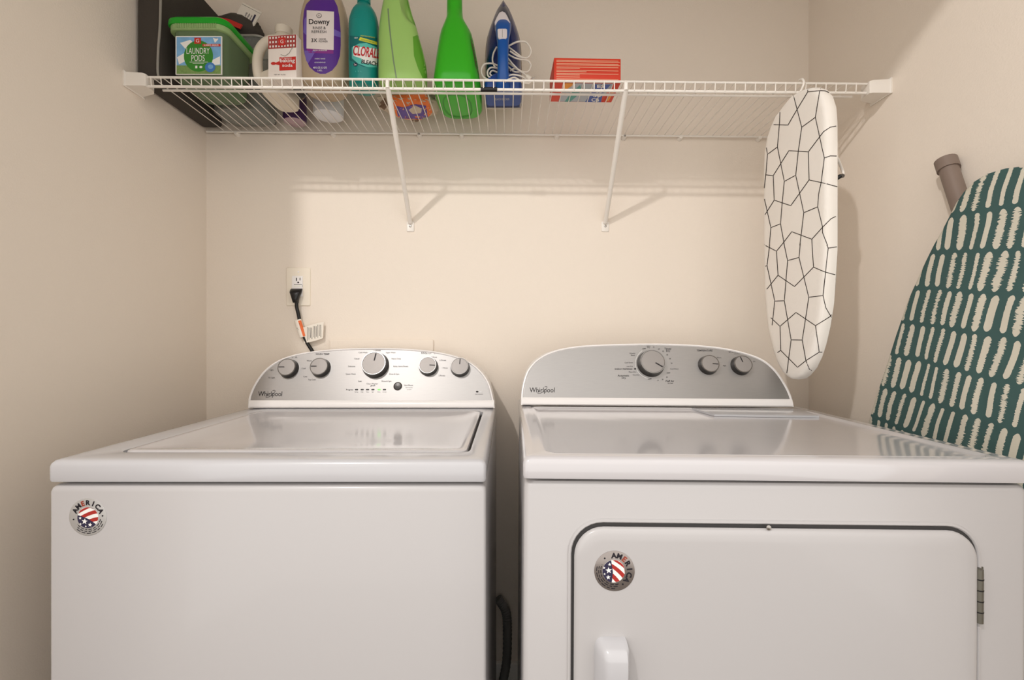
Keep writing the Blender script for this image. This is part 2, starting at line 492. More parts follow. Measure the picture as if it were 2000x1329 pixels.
b.build('top_panel', washer)
b = MB(); b.loft([rr(LX0 + .0, LX1 - .0, LY0 + .0, LY1 - .0, .02, z) for z in (WT - .0135, WT - .0125)], GREYP); b.build('lid_gap_shade', washer)  # dark sheet standing in for the shade in the lid gap
b = MB()
def ll(i, z, r=0.02): return rr(LX0 + .0025 + i, LX1 - .005 - i, LY0 + .002 + i, LY1 - .002 - i, r, z)
b.loft([ll(.001, WT - .012), ll(0, WT - .005), ll(.001, WT - .0015), ll(.004, WT + .0005), ll(.010, WT + .001), ll(.015, WT), ll(.03, WT - .004, .03), ll(.06, WT - .007, .05), ll(.11, WT - .0085, .08)], LIDM)
b.build('lid', washer)
for fx in (WX0 + .06, WX1 - .06):
    for fy in (WYF + .06, 1.38):
        b = MB(); b.cyl((fx, fy, 0.0), (fx, fy, 0.028), .02, .02, BLACK, 20); b.build('foot', washer)
OUT = [(485, 797), (487, 775), (499, 748), (518, 723), (545, 704), (580, 692), (625, 685), (680, 681), (740, 680), (800, 682), (850, 687), (890, 696), (920, 709), (942, 728), (956, 750), (963, 775), (967, 797)]
LEAN = math.radians(20)
body, b, plane = console(washer, OUT, 1.297, WT, LEAN, 1.455, 700, 783)
pr = Print(b, 0.00025)
T_ = lambda *a, **k: pr.text(*a, **k)
swirl_logo(pr, 504, 774, 47)
for t, x, y, h, bo in [('SOIL LEVEL', 569, 698, 3.4, .01), ('WASH TEMP', 630, 692, 3.4, .01), ('RINSE OPTIONS', 840, 690, 3.4, .01), ('WATER LEVEL', 899, 696, 3.4, .01), ('Normal', 737, 684.5, 3.4, .01)]:
    T_(t, x, y, h, INK, bold=bo)
for t, x, y in [('Hvy', 544, 708), ('Light', 531, 723), ('Ex Light', 531, 738), ('Warm', 604, 705), ('Cool', 593, 720), ('Cold', 596, 736), ('Tap Cold', 609, 742),
                ('Cold Wash', 709, 689), ('Casual', 697, 701), ('Delicates', 687, 716), ('Quick Wash', 685, 731), ('Soak', 703, 745), ('Clean Washer', 727, 750),
                ('Super Wash', 763, 689), ('Heavy Duty', 774, 701), ('Bulky Items/Sheets', 783, 716), ('Drain & Spin', 770, 731), ('Rinse & Spin', 755, 745),
                ('1 Rinse', 848, 698), ('2 Rinses', 865, 704), ('1 Rinse', 869, 719), ('2 Rinses', 863, 734), ('auto sensing', 916, 700), ('Deep', 923, 706), ('Water', 926, 710), ('Wash', 928, 714),
                ('Start/Pause', 798, 753)]:
    T_(t, x, y, 2.7, INK, bold=0.0)
for t, x, y in [('Sensing', 696, 766), ('Wash', 707, 766), ('Rinse', 718, 766), ('Spin', 728, 766), ('Done', 740, 766), ('Lid Lock', 751, 766), ('hold 3 seconds', 799, 757.5), ('to cancel', 799, 761)]:
    T_(t, x, y, 1.6, INK)
T_('Progress', 683, 761.5, 2.8, INK, bold=.008); T_('affresh', 728, 753.7, 2.6, INK, bold=.01, rot=-6)
pr.ellipse(932, 765.5, 2.6, 1.8, INK, 2); pr.ellipse(938.5, 766, 3, 1.9, STSIL, 2); pr.text('SMART APPLIANCE', 935.5, 770.5, 1.5, INK, w=15)
pan = b.build('control_panel', body, recalc=False)
tag(pan, 'brushed silver control panel')
for i, x in enumerate((696.5, 707.5, 718, 728.5, 740.5, 751)):
    b = MB(); c = PP(x, 761.5, plane[0], plane[1]); u = Vector((1, 0, 0)); w = Vector((0, math.sin(LEAN), math.cos(LEAN)))
    m = LEDG if i == 4 else LED
    rings = []
    for (s_, hgt) in ((1, -0.0005), (1, 0.0006), (0.8, 0.001)):
        rings.append([c + plane[1] * hgt + u * (0.0044 * s_ * math.copysign(abs(math.cos(t)) ** .5, math.cos(t))) + w * (0.0021 * s_ * math.copysign(abs(math.sin(t)) ** .5, math.sin(t))) for t in [2 * PI * k / 20 for k in range(20)]])
    b.loft(rings, m); o = b.build('indicator_light', body)
    if i == 4: tag(o, 'lit green indicator light')
b = MB(); c = PP(777, 755, plane[0], plane[1])
b.lathe(c, plane[1], [(.0122, -.0005), (.0122, .001), (.0108, .0022), (.0100, .0012), (.0095, .0022), (.0004, .0028)], KDARK, mats=[KRIM, KRIM, KDARK, KDARK, KDARK], n=36)
b.build('start_button', body)
knob(body, 559, 717, .0255, plane, -90); knob(body, 622, 715.5, .0255, plane, -90); knob(body, 729.5, 709.5, .0350, plane, 8, .023)
knob(body, 835, 713, .0252, plane, 92); knob(body, 897.5, 715, .0252, plane, 2)
sticker(washer, 172, 1010, 36.5, 0, WYF + .0025, STSIL)

# ------------------------------------------------------------------ dryer (stands a little skewed)
DX0, DX1, DYF = 0.018, 0.757, 0.679
DT = 0.936
DROT = (0, math.radians(0.30), math.radians(-0.8))
dryer = empty('clothes_dryer', (DX0, DYF, 0.0), DROT)
tag(dryer, 'white clothes dryer with front door and three control knobs, right of the washer', 'clothes dryer')
MW = Matrix.Translation((DX0, DYF, 0)) @ Matrix.Rotation(DROT[2], 4, 'Z') @ Matrix.Rotation(DROT[1], 4, 'Y') @ Matrix.Translation((-DX0, -DYF, 0))
XF = MW.inverted()
DYB = 1.37
FY = DYF + .007
b = MB()
dl = lambda i, z, f=0: rr(DX0 + .002 + i, DX1 - .002 - i, FY + i, DYB - i, .012, z)
b.loft([dl(0, .025), dl(0, .889), dl(.0015, .8945), dl(.004, .8978), dl(.012, .8995)], CABM)
cab = b
# door opening: a groove frame pressed into the front
cab.build('cabinet', dryer)
b = MB(); b.loft([rr(DX0 + .012, DX1 - .012, FY + .012, DYB - .01, .01, z) for z in (.899, .905)], GREYP); b.build('seam_shade', dryer)  # dark block painting the shadow line under the dryer top
b = MB()
tl = lambda i, z: rr(DX0 + i, DX1 - i, DYF + i, DYB + .004 - i, .008, z)
RX0, RX1, RY0, RY1 = DX0 + .03, DX1 - .03, DYF + .020, 1.19
def rl(i, z, rad=.03): return rr(RX0 + i, RX1 - i, RY0 + i * .4, RY1 - i, (.02, .02, .06, .02), z)
b.loft([tl(.006, .9025), tl(.001, .904), tl(0, .908), tl(0, .925), tl(.0015, .930), tl(.005, .934), tl(.010, DT - .0005), tl(.018, DT),
        rl(0, DT), rl(.003, DT + .0008), rl(.007, DT + .0004), rl(.012, DT - .0025), rl(.02, DT - .004), rl(.04, DT - .0045)], LIDM)
b.build('top_panel', dryer)
# lint screen lid at the rear right
a0 = PZ(1350, 797.5, DT); a1 = PZ(1560, 799.5, DT); a2 = PZ(1600, 813, DT); a3 = PZ(1395, 810.5, DT)
b = MB()
def qz(p, z): return (p.x, p.y, z)
cc = (a0 + a1 + a2 + a3) / 4
def sh(p, k): return cc + (p - cc) * k
b.loft([[qz(p, DT - .004) for p in (a0, a1, a2, a3)], [qz(p, DT + .0006) for p in (a0, a1, a2, a3)], [qz(sh(p, .97), DT + .0012) for p in (a0, a1, a2, a3)]], ENAMEL, smooth=False)
b.build('lint_screen_lid', dryer)
# door
def on_front(px, py): return P(px, py, FY)
dx0 = on_front(1119, 1200).x; dx1 = on_front(1903, 1200).x; dzt = on_front(1500, 1028).z; dzb = dzt - 0.56
b = MB()
G = MB()
gl = lambda i, y: [(p[0], y, p[2]) for p in rrxz(dx0 - i, dx1 + i, dzb - i, dzt + i, .043 + i, 0)]
G.loft([gl(.0085, FY - .0002), gl(.0075, FY - .0022), gl(.0045, FY - .0026), gl(.0030, FY - .0014), gl(.0026, FY - .0002)], CABM, False, False)
G.build('door_surround', dryer)
G = MB(); G.loft([gl(.0028, FY - .0004), gl(-.004, FY - .0004)], GREYP, False, False, smooth=False); G.build('door_gap_shade', dryer)  # dark band painting the shade in the groove round the door
dlp = lambda i, y: [(p[0], y, p[2]) for p in rrxz(dx0 + i + .001, dx1 - i - .001, dzb + i, dzt - i - .002, .043 - min(i, .02), 0)]
b.loft([dlp(.001, FY - .0005), dlp(0, FY - .003), dlp(.001, FY - .006), dlp(.004, FY - .0085), dlp(.009, FY - .0098), dlp(.02, FY - .0102)], CABM)
door = b.build('door', dryer)
DF = FY - .0102
XFs = XF
b = MB(); c = P(1500, 1028, DF)
b.lathe(P(1501, 1031, FY - .008), (0, -1, 0), [(.0035, 0), (.0035, .001), (.001, .0016)], SCREW, n=16); b.build('door_screw', door)
# door handle
hx0, hx1 = P(1160, 1280, DF).x, P(1223, 1280, DF).x; hz = P(1190, 1262, DF - .02).z
b = MB()
prof = []
W_ = hx1 - hx0
def hsec(z, d, inset=0.0):
    # section across the handle at height z, standing d proud
    pts = []
    for k in range(13):
        t = k / 12.0; x = hx0 + inset + (W_ - 1.15 * inset) * t
        e = d * (1 - max(0, (0.42 - t) / 0.42) ** 2.4) if t < .42 else d
        if t > .97: e = d * .75
        pts.append((x, DF - max(e, 0.0005), z))
    return pts + [(hx1 - inset * .15, DF + .0005, z), (hx0 + inset, DF + .0005, z)]
zz = [(0, .0005, .012), (.002, .008, .006), (.006, .019, .0025), (.012, .025, .001), (.02, .0275, 0), (.04, .027, 0), (.20, .027, 0), (.22, .022, .002), (.232, .008, .006), (.235, .0005, .01)]
b.loft([hsec(hz - dz, d, ins) for dz, d, ins in zz], ENAMEL)
b.build('door_handle', door)
# hinge on the right
hc = P(1912, 1110, FY - .004); hb = P(1912, 1216, FY - .004)
b = MB()
HM = mat('hinge_steel', (120, 117, 108), 0.4, metal=0.8)
Lh = hc.z - hb.z
b.lathe((hc.x, FY - .004, hb.z), (0, 0, 1), [(.0052, 0), (.0052, Lh * .98), (.003, Lh * 1.0)], HM, n=20)
for k in range(1, 5):
    b.lathe((hc.x, FY - .004, hb.z + Lh * k / 5), (0, 0, 1), [(.0056, -.0008), (.0056, .0008)], BLACK, n=20)
b.box(hc.x, hc.x + .009, FY - .0015, FY - .0002, hb.z, hc.z, HM)
b.build('door_hinge', dryer)
sticker(door, 1200, 1115.5, 39.5, 62, DF, STSIL2)
for fx in (DX0 + .06, DX1 - .06):
    for fy in (DYF + .06, DYB - .06):
        b = MB(); b.cyl((fx, fy, 0.0), (fx, fy, 0.028), .02, .02, BLACK, 20); b.build('foot', dryer)
OUT = [(1017, 795), (1018, 765), (1025, 735), (1036, 715), (1052, 700), (1075, 688), (1110, 679), (1160, 674), (1250, 671.5), (1330, 672.5), (1400, 678), (1450, 688), (1488, 702), (1514, 723), (1533, 750), (1545, 775), (1550, 798)]
body, b, plane = console(dryer, OUT, 1.20, DT, LEAN, 1.372, 1280, 779)
pr = Print(b, 0.00025)
swirl_logo(pr, 1034, 766.5, 49)
for t, x, y, h, bo in [('OFF', 1258, 681.5, 2.8, .012), ('Timed', 1304, 681.5, 3.6, .012), ('Dry', 1305, 685.7, 3.6, .012), ('ENERGY PREFERRED', 1218, 721.3, 2.7, .012), ('OFF', 1305.5, 729, 2.8, .012), ('OFF', 1269, 740.5, 2.8, .012),
                       ('Automatic', 1217.5, 734, 3.7, .01), ('Dry', 1218.5, 738.5, 3.7, .01), ('Fluff Air', 1308.5, 744.7, 3.6, .012), ('TEMPERATURE', 1376, 685, 3.3, .01), ('CYCLE SIGNAL', 1439, 688, 3.3, .01)]:
    pr.text(t, x, y, h, INK, bold=bo)
for t, x, y in [('Heavy', 1266, 676), ('Dry', 1267, 679), ('70', 1276.5, 678.5), ('60', 1287, 682), ('50', 1295, 686.5), ('40', 1303, 693.5), ('30', 1308.5, 701), ('20', 1311.5, 710), ('Cool Down', 1317, 721), ('30', 1302.5, 737), ('20', 1294, 741.5), ('10', 1285, 743.5),
                ('no heat', 1309.5, 748.8), ('Wrinkle', 1235, 690.5), ('Shield', 1236, 694.3), ('Cool Down', 1228, 708.7), ('Less Dry', 1230, 716), ('More Dry', 1235, 727), ('Very Dry', 1242, 732.7), ('Warm', 1404, 699), ('High', 1415, 714.5), ('On', 1473, 706.3)]:
    pr.text(t, x, y, 2.4, INK)
pr.text('end of cycle', 1440, 691.3, 1.8, INK)
pr.ellipse(1240.5, 721, 2.4, 1.6, INK, 2, n=12)
pr.line([(1275 + 34 * math.cos(math.radians(a)), 710 + 31 * math.sin(math.radians(a))) for a in range(100, 235, 6)], .7, WHITEP, 1)
pan = b.build('control_panel', body, recalc=False); tag(pan, 'brushed silver control panel')
knob(body, 1275.5, 706, .0330, plane, 122, .023); knob(body, 1388, 710, .0235, plane, 95); knob(body, 1452.5, 711, .0235, plane, -15)
XF = None

# ------------------------------------------------------------------ hose glimpsed in the gap between the machines
b = MB(); HOSE = mat('grey_ribbed_hose', (120, 118, 116), 0.5)
pth = catmull([(-.03, 1.462, .30), (-.005, 1.455, .26), (0.0, 1.452, .2), (-.003, 1.452, .1), (-.02, 1.44, .016)], 14)
pth = [Vector((p.x, min(p.y, 1.450), p.z)) for p in pth]
rings = []
for i, p in enumerate(pth):
    d = (pth[min(i + 1, len(pth) - 1)] - pth[max(i - 1, 0)]).normalized(); a = d.cross(Vector((0, 1, 0))).normalized(); c = d.cross(a)
    r_ = .013 if i % 2 else .0145
    rings.append([p + (a * math.cos(t) + c * math.sin(t)) * r_ for t in [2 * PI * k / 16 for k in range(16)]])
b.loft(rings, HOSE); o = b.build('drain_hose', loc=(-.01, 1.45, .0)); tag(o, 'grey ribbed drain hose hanging deep in the gap between washer and dryer', 'hose')

# ------------------------------------------------------------------ power outlet, cord, tag, hookup box
b = MB()
x0, x1 = P(560, 560, YB).x, P(607, 560, YB).x; z1, z0 = P(560, 523, YB).z, P(560, 598, YB).z
out_ = empty('wall_outlet', ((x0 + x1) / 2, YB, z0)); tag(out_, 'white wall outlet with a black plug in its lower socket, left above the washer', 'wall outlet')
b.loft([rrxz(x0, x1, z0, z1, .004, YB), rrxz(x0, x1, z0, z1, .004, YB - .002), rrxz(x0 + .002, x1 - .002, z0 + .002, z1 - .002, .004, YB - .0045)], mat('ivory_plate', (238, 228, 212), .4)); b.build('wall_plate', out_)
ox0, ox1, oz1, oz0 = P(572, 560, YB).x, P(593, 560, YB).x, P(580, 540, YB).z, P(580, 580, YB).z
b = MB(); b.box(ox0, ox1, YB - .0075, YB - .004, oz0, oz1, PLAST, .0008)
pr = Print(b, .0002)
pr.rect(578, 543, 580, 549, INK, 1); pr.rect(585.3, 543, 586.8, 548, INK, 1); pr.ellipse(582.5, 552, 1.9, 1.7, INK, 1, n=12)
pr.rect(574, 555.3, 590, 556.2, INK, 1); pr.rect(574, 556.6, 587, 561, TRIM, 1); pr.rect(590, 557, 591.2, 561, INK, 1)
b.build('socket', out_)
b = MB(); b.lathe(P(582.8, 531.3, YB - .0046), (0, -1, 0), [(.0028, -.0002), (.0026, .0008), (.0005, .001)], PLAST, n=16); b.build('plate_screw', out_)
cord = empty('power_cord', P(578, 600, YB - .02)); tag(cord, 'black power cord plugged into the wall outlet and dropping behind the washer', 'power cord')
b = MB()
yy = YB - .010
secs = [(564.0, 11.0, .003), (567, 11.6, .012), (572, 11.0, .020), (578, 8.5, .022), (584, 6.4, .022), (588, 5.4, .021), (592, 5.0, .017)]
rings = []
for (py_, hw, dep) in secs:
    c = P(579.3, py_, YB - .012); h_ = hw * 1.47 / F
    rings.append([(c.x + h_ * math.copysign(abs(math.cos(t)) ** .7, math.cos(t)), YB - .009 - dep / 2 + dep / 2 * math.copysign(abs(math.sin(t)) ** .7, math.sin(t)), c.z) for t in [2 * PI * k / 24 for k in range(24)]])
b.loft(rings, BLACK); b.build('plug', cord)
b = MB()
cp = catmull([P(579.3, 590, YB - .018), P(579.5, 600, YB - .016), P(583, 615, YB - .013), P(587, 635, YB - .012), P(593, 655, YB - .012), P(601, 672, YB - .012), P(612, 690, YB - .010), P(625, 720, YB - .011), P(628, 800, YB - .012)], 8)
b.tube(cp, .0055, BLACK, 12); b.build('cable', cord)
ORG = mat('orange_print', (224, 108, 52), 0.5); PAPER = mat('white_paper_tag', (234, 226, 214), 0.6)
b = MB()
t0, t1 = P(581.5, 625.5, YB - .013), P(592, 659, YB - .013); ax = (t1 - t0).normalized(); sd = Vector((0, 1, 0)).cross(ax).normalized()
if sd.x < 0: sd = -sd
rings = []
for p in (t0, t1):
    rings.append([p + sd * (.0112 * math.cos(t)) - Vector((0, 1, 0)) * (.0075 * math.sin(t)) for t in [2 * PI * k / 24 for k in range(24)]])
b.loft(rings, PAPER, False, False)
pr = Print(b, .0003)
pr.poly([(582, 627), (588, 626), (598, 656), (592, 658)], ORG, 1, sub=3); pr.text('!', 585, 634, 5, INK, rot=-15); pr.line([(578, 647), (583, 644), (580, 641)], 1.5, INK)
# the paper flag standing off to the right of the cord
fl = [P(592, 640, YB - .016), P(606, 635.5, YB - .019), P(630, 629, YB - .016), P(632.5, 632, YB - .012)]
fb = [P(594, 670, YB - .016), P(608, 668, YB - .019), P(628, 662, YB - .016), P(632, 657, YB - .012)]
A, B_ = catmull(fl, 4), catmull(fb, 4)
va = [b.bm.verts.new(p) for p in A]; vb = [b.bm.verts.new(p) for p in B_]
vc = [b.bm.verts.new(p + Vector((0, .0005, 0))) for p in A]; vd = [b.bm.verts.new(p + Vector((0, .0005, 0))) for p in B_]
for i in range(len(va) - 1): b.face([va[i], va[i + 1], vb[i + 1], vb[i]], PAPER); b.face([vc[i], vd[i], vd[i + 1], vc[i + 1]], PAPER)
pr = Print(b, .0003)
pr.line([(600.5, 639), (600.5, 666)], .7, INK, 1)
for k in range(9):
    x = 603 + k * 2.9; pr.line([(x, 640 - k * .9 + (k % 3)), (x + .5, 664 - k * .6 - (k % 2) * 3)], 1.0 if k % 3 else .7, INK, 1)
b.build('warning_tag', cord, recalc=False)
b = MB()
x0, x1, zt = P(645, 664, YB).x, P(847, 664, YB).x, P(700, 664, YB).z
b.loft([rrxz(x0, x1, zt - .16, zt, .004, YB), rrxz(x0, x1, zt - .16, zt, .004, YB - .006), rrxz(x0 + .003, x1 - .003, zt - .157, zt - .003, .004, YB - .008)], WALL)
o = b.build('hookup_box_cover', loc=((x0 + x1) / 2, YB, zt - .16)); tag(o, 'cream painted hookup box cover on the back wall, mostly hidden behind the washer console', 'cover plate')

# ------------------------------------------------------------------ wire shelf
def dz(x): return EYE + .6525 - .0095 * x          # height of the deck wires
SF, SB = 1.170, 1.470
shelf = empty('wire_shelf', (0, SB, dz(0)))
tag(shelf, 'white wire shelf spanning the back wall above both machines', 'wire shelf')
R1 = .0032
def rod(name, y, dzz, r, x0=-.905, x1=.905, n=10, rnd=None):
    b_ = MB(); b_.tube([(x0, y, dz(x0) + dzz), (x1, y, dz(x1) + dzz)], r, WIREM, n); return b_.build(name, shelf)
rod('front_top_rail', SF, -.0, .0030); rod('front_lower_rail', SF + .003, -.0215, .0036); rod('middle_rail', SF + .052, -.0052, .0032); rod('back_rail', SB - .003, -.0045, .0030, -.95, .95)
b = MB()
x = -.895
while x < .9:
    z = dz(x)
    b.tube([(x, SB, z), (x, SF + .002, z + .001), (x, SF - .003, z - .001), (x, SF - .003, z - .006), (x, SF - .001, z - .022)], .0013, WIREM, 6)
    x += .0253
b.build('deck_wires', shelf)
# braces
for bx, fx in ((-.3085, -.3015), (.311, .2985)):
    z0 = P(802 if bx < 0 else 1182, 432, YB).z
    b = MB()
    top = Vector((fx, SF + .002, dz(fx) - .018)); bot = Vector((bx, YB - .010, z0))
    b.tube([top, bot], .0072, WIREM, 14)
    b.tube([bot, (bx, YB - .004, z0 - .006)], .0072, WIREM, 14)
    b.tube([top + Vector((0, -.003, -.004)), top + Vector((0, -.004, .013)), top + Vector((0, .004, .020))], .005, WIREM, 10)
    br = b.build('support_brace', shelf)
    b = MB(); zc = z0 - .012
    b.loft([rrxz(bx - .012, bx + .012, zc - .022, zc + .010, .003, YB), rrxz(bx - .012, bx + .012, zc - .022, zc + .010, .003, YB - .0025), rrxz(bx - .011, bx + .011, zc - .021, zc + .009, .003, YB - .0035)], WIREM)
    b.build('foot_plate', br)
    b = MB(); b.lathe((bx, YB - .0035, zc - .005), (0, -1, 0), [(.0042, 0), (.0036, .0018), (.001, .0026)], SCREW, n=16); b.build('screw', br)
# end brackets
for sgn in (-1, 1):
    xe = XL if sgn < 0 else XR
    z = dz(xe)
    b = MB()
    ins = lambda q: xe - sgn * q
    def sec(q, y0, y1, za, zb): 
        return [(ins(q), y0, za), (ins(q), y1, za), (ins(q), y1, zb), (ins(q), y0, zb)]
    rings = [sec(0, SF - .013, SF + .055, z - .028, z + .010), sec(.004, SF - .014, SF + .055, z - .029, z + .011), sec(.006, SF - .011, SF + .045, z - .027, z + .007), sec(.045, SF - .009, SF + .032, z - .026, z + .006), sec(.053, SF - .007, SF + .02, z - .026, z + .004)]
    b.loft(rings, WIREM, smooth=False)
    # wall ear with its screw
    b.lathe((xe, SF + .048, z + .018), (-sgn, 0, 0), [(.013, 0), (.013, .003), (.010, .0045), (.001, .0045)], WIREM, n=24)
    bmesh.ops.recalc_face_normals(b.bm, faces=b.bm.faces)
    eb = b.build('end_bracket', shelf)
    b = MB(); b.lathe((xe - sgn * .0045, SF + .048, z + .018), (-sgn, 0, 0), [(.0048, 0), (.004, .002), (.001, .003)], SCREW, n=16); b.build('screw', eb)
# back wall clips
for i, px_ in enumerate((465, 652, 820, 902, 1087, 1218, 1327, 1480)):
    xx = (px_ - VX) * YB / F; z = dz(xx) - .005
    b = MB()
    b.lathe((xx, YB, z - .002), (0, -1, 0), [(.0085, 0), (.0085, .004), (.0065, .009), (.0055, .016), (.001, .017)], WIREM, n=20)
    cl = b.build('wall_clip', shelf)
    if px_ in (820, 1218):
        b = MB(); b.lathe((xx, YB - .0165, z - .002), (0, -1, 0), [(.004, 0), (.0032, .002), (.001, .003)], SCREW, n=16); b.build('screw', cl)
b = MB(); xa, xb_ = P(939, 173, SF).x, P(971, 173, SF).x; zz_ = dz(xa) - .0215
b.loft([[(x_, SF + .003 + .0055 * math.cos(t), zz_ + .0058 * math.sin(t)) for t in [2 * PI * k / 20 for k in range(20)]] for x_ in (xa, xb_)], BLACK)
o = b.build('rail_joint', shelf); tag(o, 'black plastic rail joint')

# ------------------------------------------------------------------ things on the shelf
def DZ(x): return dz(x) + .0022
# dark folded bin against the left wall
DARKF = mat('charcoal_fabric', (66, 60, 54), 0.9, bump=.3, bscale=500, var=.15); CLEARP = mat('clear_piping', (150, 146, 138), 0.25)
BLKF = mat('black_fabric', (34, 30, 26), 0.9, bump=.3, bscale=500)
b = MB(); z = DZ(-.92)
bin_ = empty('storage_bin', (-.92, 1.33, z)); tag(bin_, 'charcoal fabric storage bin standing narrow side out against the left wall', 'storage bin')
x0, x1, y0, y1 = -.951, -.890, 1.192, 1.455
b.loft([rr(x0 + .003, x1 - .003, y0 + .003, y1 - .003, .008, z), rr(x0, x1, y0, y1, .008, z + .006), rr(x0, x1, y0, y1, .008, z + .20), rr(x0 + .004, x1 + .004, y0, y1, .008, z + .33)], DARKF)
b.build('bin_body', bin_)
b = MB(); b.tube(catmull([(x1 + .001, y0 - .001, z + .003), (x1 - .004, y0 - .003, z + .02), (x1 - .003, y0 - .003, z + .08), (x1 + .001, y0 - .002, z + .15), (x1 + .004, y0 - .002, z + .33)], 5), .003, CLEARP, 8)
b.tube([(x0 + .004, y0 - .001, z + .004), (x1, y0 - .001, z + .004)], .0025, CLEARP, 8); b.build('piping', bin_)

# green lidded tub
TUBM = mat('green_tinted_clear_plastic', (140, 164, 126), 0.15, trans=.55, ior=1.2, spec=.4)
LIDG = mat('bright_green_lid', (22, 158, 34), 0.3); BAND = mat('pale_green_band', (150, 178, 120), 0.4)
SKY = mat('label_blue', (120, 172, 214), 0.5, var=.3, bscale=60); LEAF = mat('label_green', (52, 132, 40), 0.5)
x0, x1, y0, y1 = -.862, -.722, 1.185, 1.325; z = DZ(-.79)
tub = empty('detergent_tub', (-.79, 1.255, z)); tag(tub, 'clear green tub of laundry pods with bright green lid', 'detergent tub')
b = MB()
def tl2(i, h, r=.028): return rr(x0 + i, x1 - i, y0 + i, y1 - i, r, z + h, 8)
b.loft([tl2(.014, 0), tl2(.009, .003), tl2(.006, .01), tl2(.002, .08), tl2(0, .138)], TUBM)
b.build('tub_body', tub)
b = MB(); PODS = mat('pod_film', (96, 108, 92), 0.35)
rnd = random.Random(3)
for ix in range(4):
    for iy in range(4):
        for iz in range(2):
            cx, cy, cz = x0 + .026 + ix * .0295 + rnd.uniform(-.002, .002), y0 + .026 + iy * .0295, z + .017 + iz * .025
            b.loft([sring(cx, cy, .0128 * q, .0128 * q, cz + hh, 3, 12) for q, hh in ((.3, -.0105), (.85, -.007), (1, 0), (.85, .007), (.3, .0105))], PODS)
o = b.build('laundry_pods', tub); o['kind'] = 'stuff'
b = MB(); b.loft([tl2(-.004, .126), tl2(-.006, .128), tl2(-.006, .142), tl2(-.003, .143)], BAND)
# ridges
for k in range(24):
    xx = x0 + .02 + k * .0044; b.box(xx, xx + .0018, y0 - .0075, y0 - .004, z + .129, z + .141, BAND)
bd = b.build('lid_band', tub)
b = MB(); b.loft([tl2(-.008, .1405), tl2(-.010, .144), tl2(-.009, .154), tl2(-.004, .159), tl2(.01, .161)], LIDG); b.build('lid', tub)
b = MB()
lx0, lx1, lz1, lz0 = P(343.5, 100, y0).x, P(433.5, 100, y0).x, P(380, 71, y0).z, P(380, 146, y0).z
b.box(lx0, lx1, y0 - .0012, y0 + .002, lz0, lz1, WHITEP)
pr = Print(b, .00025)
pr.rect(345, 72.5, 431.5, 128, SKY, 1); pr.poly([(352, 84), (372, 78), (384, 90), (366, 100)], WHITEP, 2); pr.poly([(346, 112), (360, 104), (366, 118), (350, 126)], WHITEP, 2); pr.poly([(416, 74), (427, 76), (424, 80), (420, 84)], WHITEP, 2)
pr.poly([(410, 120), (430, 110), (430, 126), (416, 128)], WHITEP, 2)
GRASS = mat('label_grass', (120, 150, 84), 0.5, var=.4, bscale=300)
pr.rect(345, 128, 431.5, 144.5, GRASS, 2)
pr.ellipse(388, 110, 28.5, 30.5, LEAF, 3); pr.rect(380, 74, 393, 86, RED, 4)
pr.text('G', 386.5, 80, 7, WHITEP, layer=5); pr.rect(396, 86.3, 431, 91.2, RED, 4); pr.text('SUMMER BREEZE', 413, 88.8, 2.8, WHITEP, w=29, layer=5, bold=.01)
pr.text('LAUNDRY', 387.5, 100, 12, WHITEP, w=45, layer=5); pr.text('PODS', 387.5, 114, 12, WHITEP, w=26, layer=5)
pr.rect(371, 121.5, 407, 122.2, WHITEP, 5); pr.rect(377, 124.5, 399, 125.1, WHITEP, 5)
pr.rect(382, 129, 386, 134, WHITEP, 5); pr.ellipse(393, 131.5, 3, 2.3, WHITEP, 5, n=12)
BLU2 = mat('splash_blue', (64, 120, 190), 0.4); pr.ellipse(411, 132, 10, 9.5, BLU2, 5); pr.ellipse(412, 131, 5, 4.5, SKY, 6)
pr.text('110', 421, 75, 2.5, NAVY, layer=3, bold=.01)
b.build('front_label', tub, recalc=False)

# clear container behind the tub, with a scoop and packets in it
CLR = mat('clear_plastic', (222, 224, 220), 0.12, trans=.85, ior=1.12, spec=.6)
z = DZ(-.79); 
cont = empty('clear_plastic_container', (-.785, 1.40, z)); tag(cont, 'clear plastic container behind the green tub, at the back of the shelf', 'container')
x0, x1, y0, y1 = -.868, -.705, 1.345, 1.455
b = MB()
def cl2(i, h): return rr(x0 + i, x1 - i, y0 + i, y1 - i, .03, z + h, 8)
b.loft([cl2(.012, 0), cl2(.004, .006), cl2(0, .10), cl2(-.003, .215), cl2(0, .217), cl2(.003, .215), cl2(.004, .10), cl2(.008, .01)], CLR); b.build('container_body', cont)
b = MB(); ring = cl2(-.004, .216); ring = [Vector(p) for p in ring]; b.tube(ring + [ring[0]], .0035, CLEARP, 8, False); b.build('rim', cont)
GREYT = mat('grey_cloth', (120, 112, 102), .9, bump=.4, bscale=300)
b = MB()
bm2 = bmesh.new()
bmesh.ops.create_icosphere(bm2, subdivisions=4, radius=1)
def blob(mb, cx, cy, cz, rx, ry, rz, m, amp=.15, fr=3, seed=0, flat=None, sub=4):
    t = bmesh.new(); bmesh.ops.create_icosphere(t, subdivisions=sub, radius=1); mp = {}
    for v in t.verts:
        d = 1 + amp * mnoise.noise(v.co * fr + Vector((seed, 0, 0))) + amp * .5 * mnoise.noise(v.co * fr * 2.3 + Vector((0, seed, 0)))
        q = Vector((cx + v.co.x * rx * d, cy + v.co.y * ry * d, cz + v.co.z * rz * d))
        if flat is not None and q.z < flat: q.z = flat
        mp[v] = mb.bm.verts.new(q)
    for f in t.faces: mb.face([mp[v] for v in f.verts], m, True)
    t.free()
bm2.free()
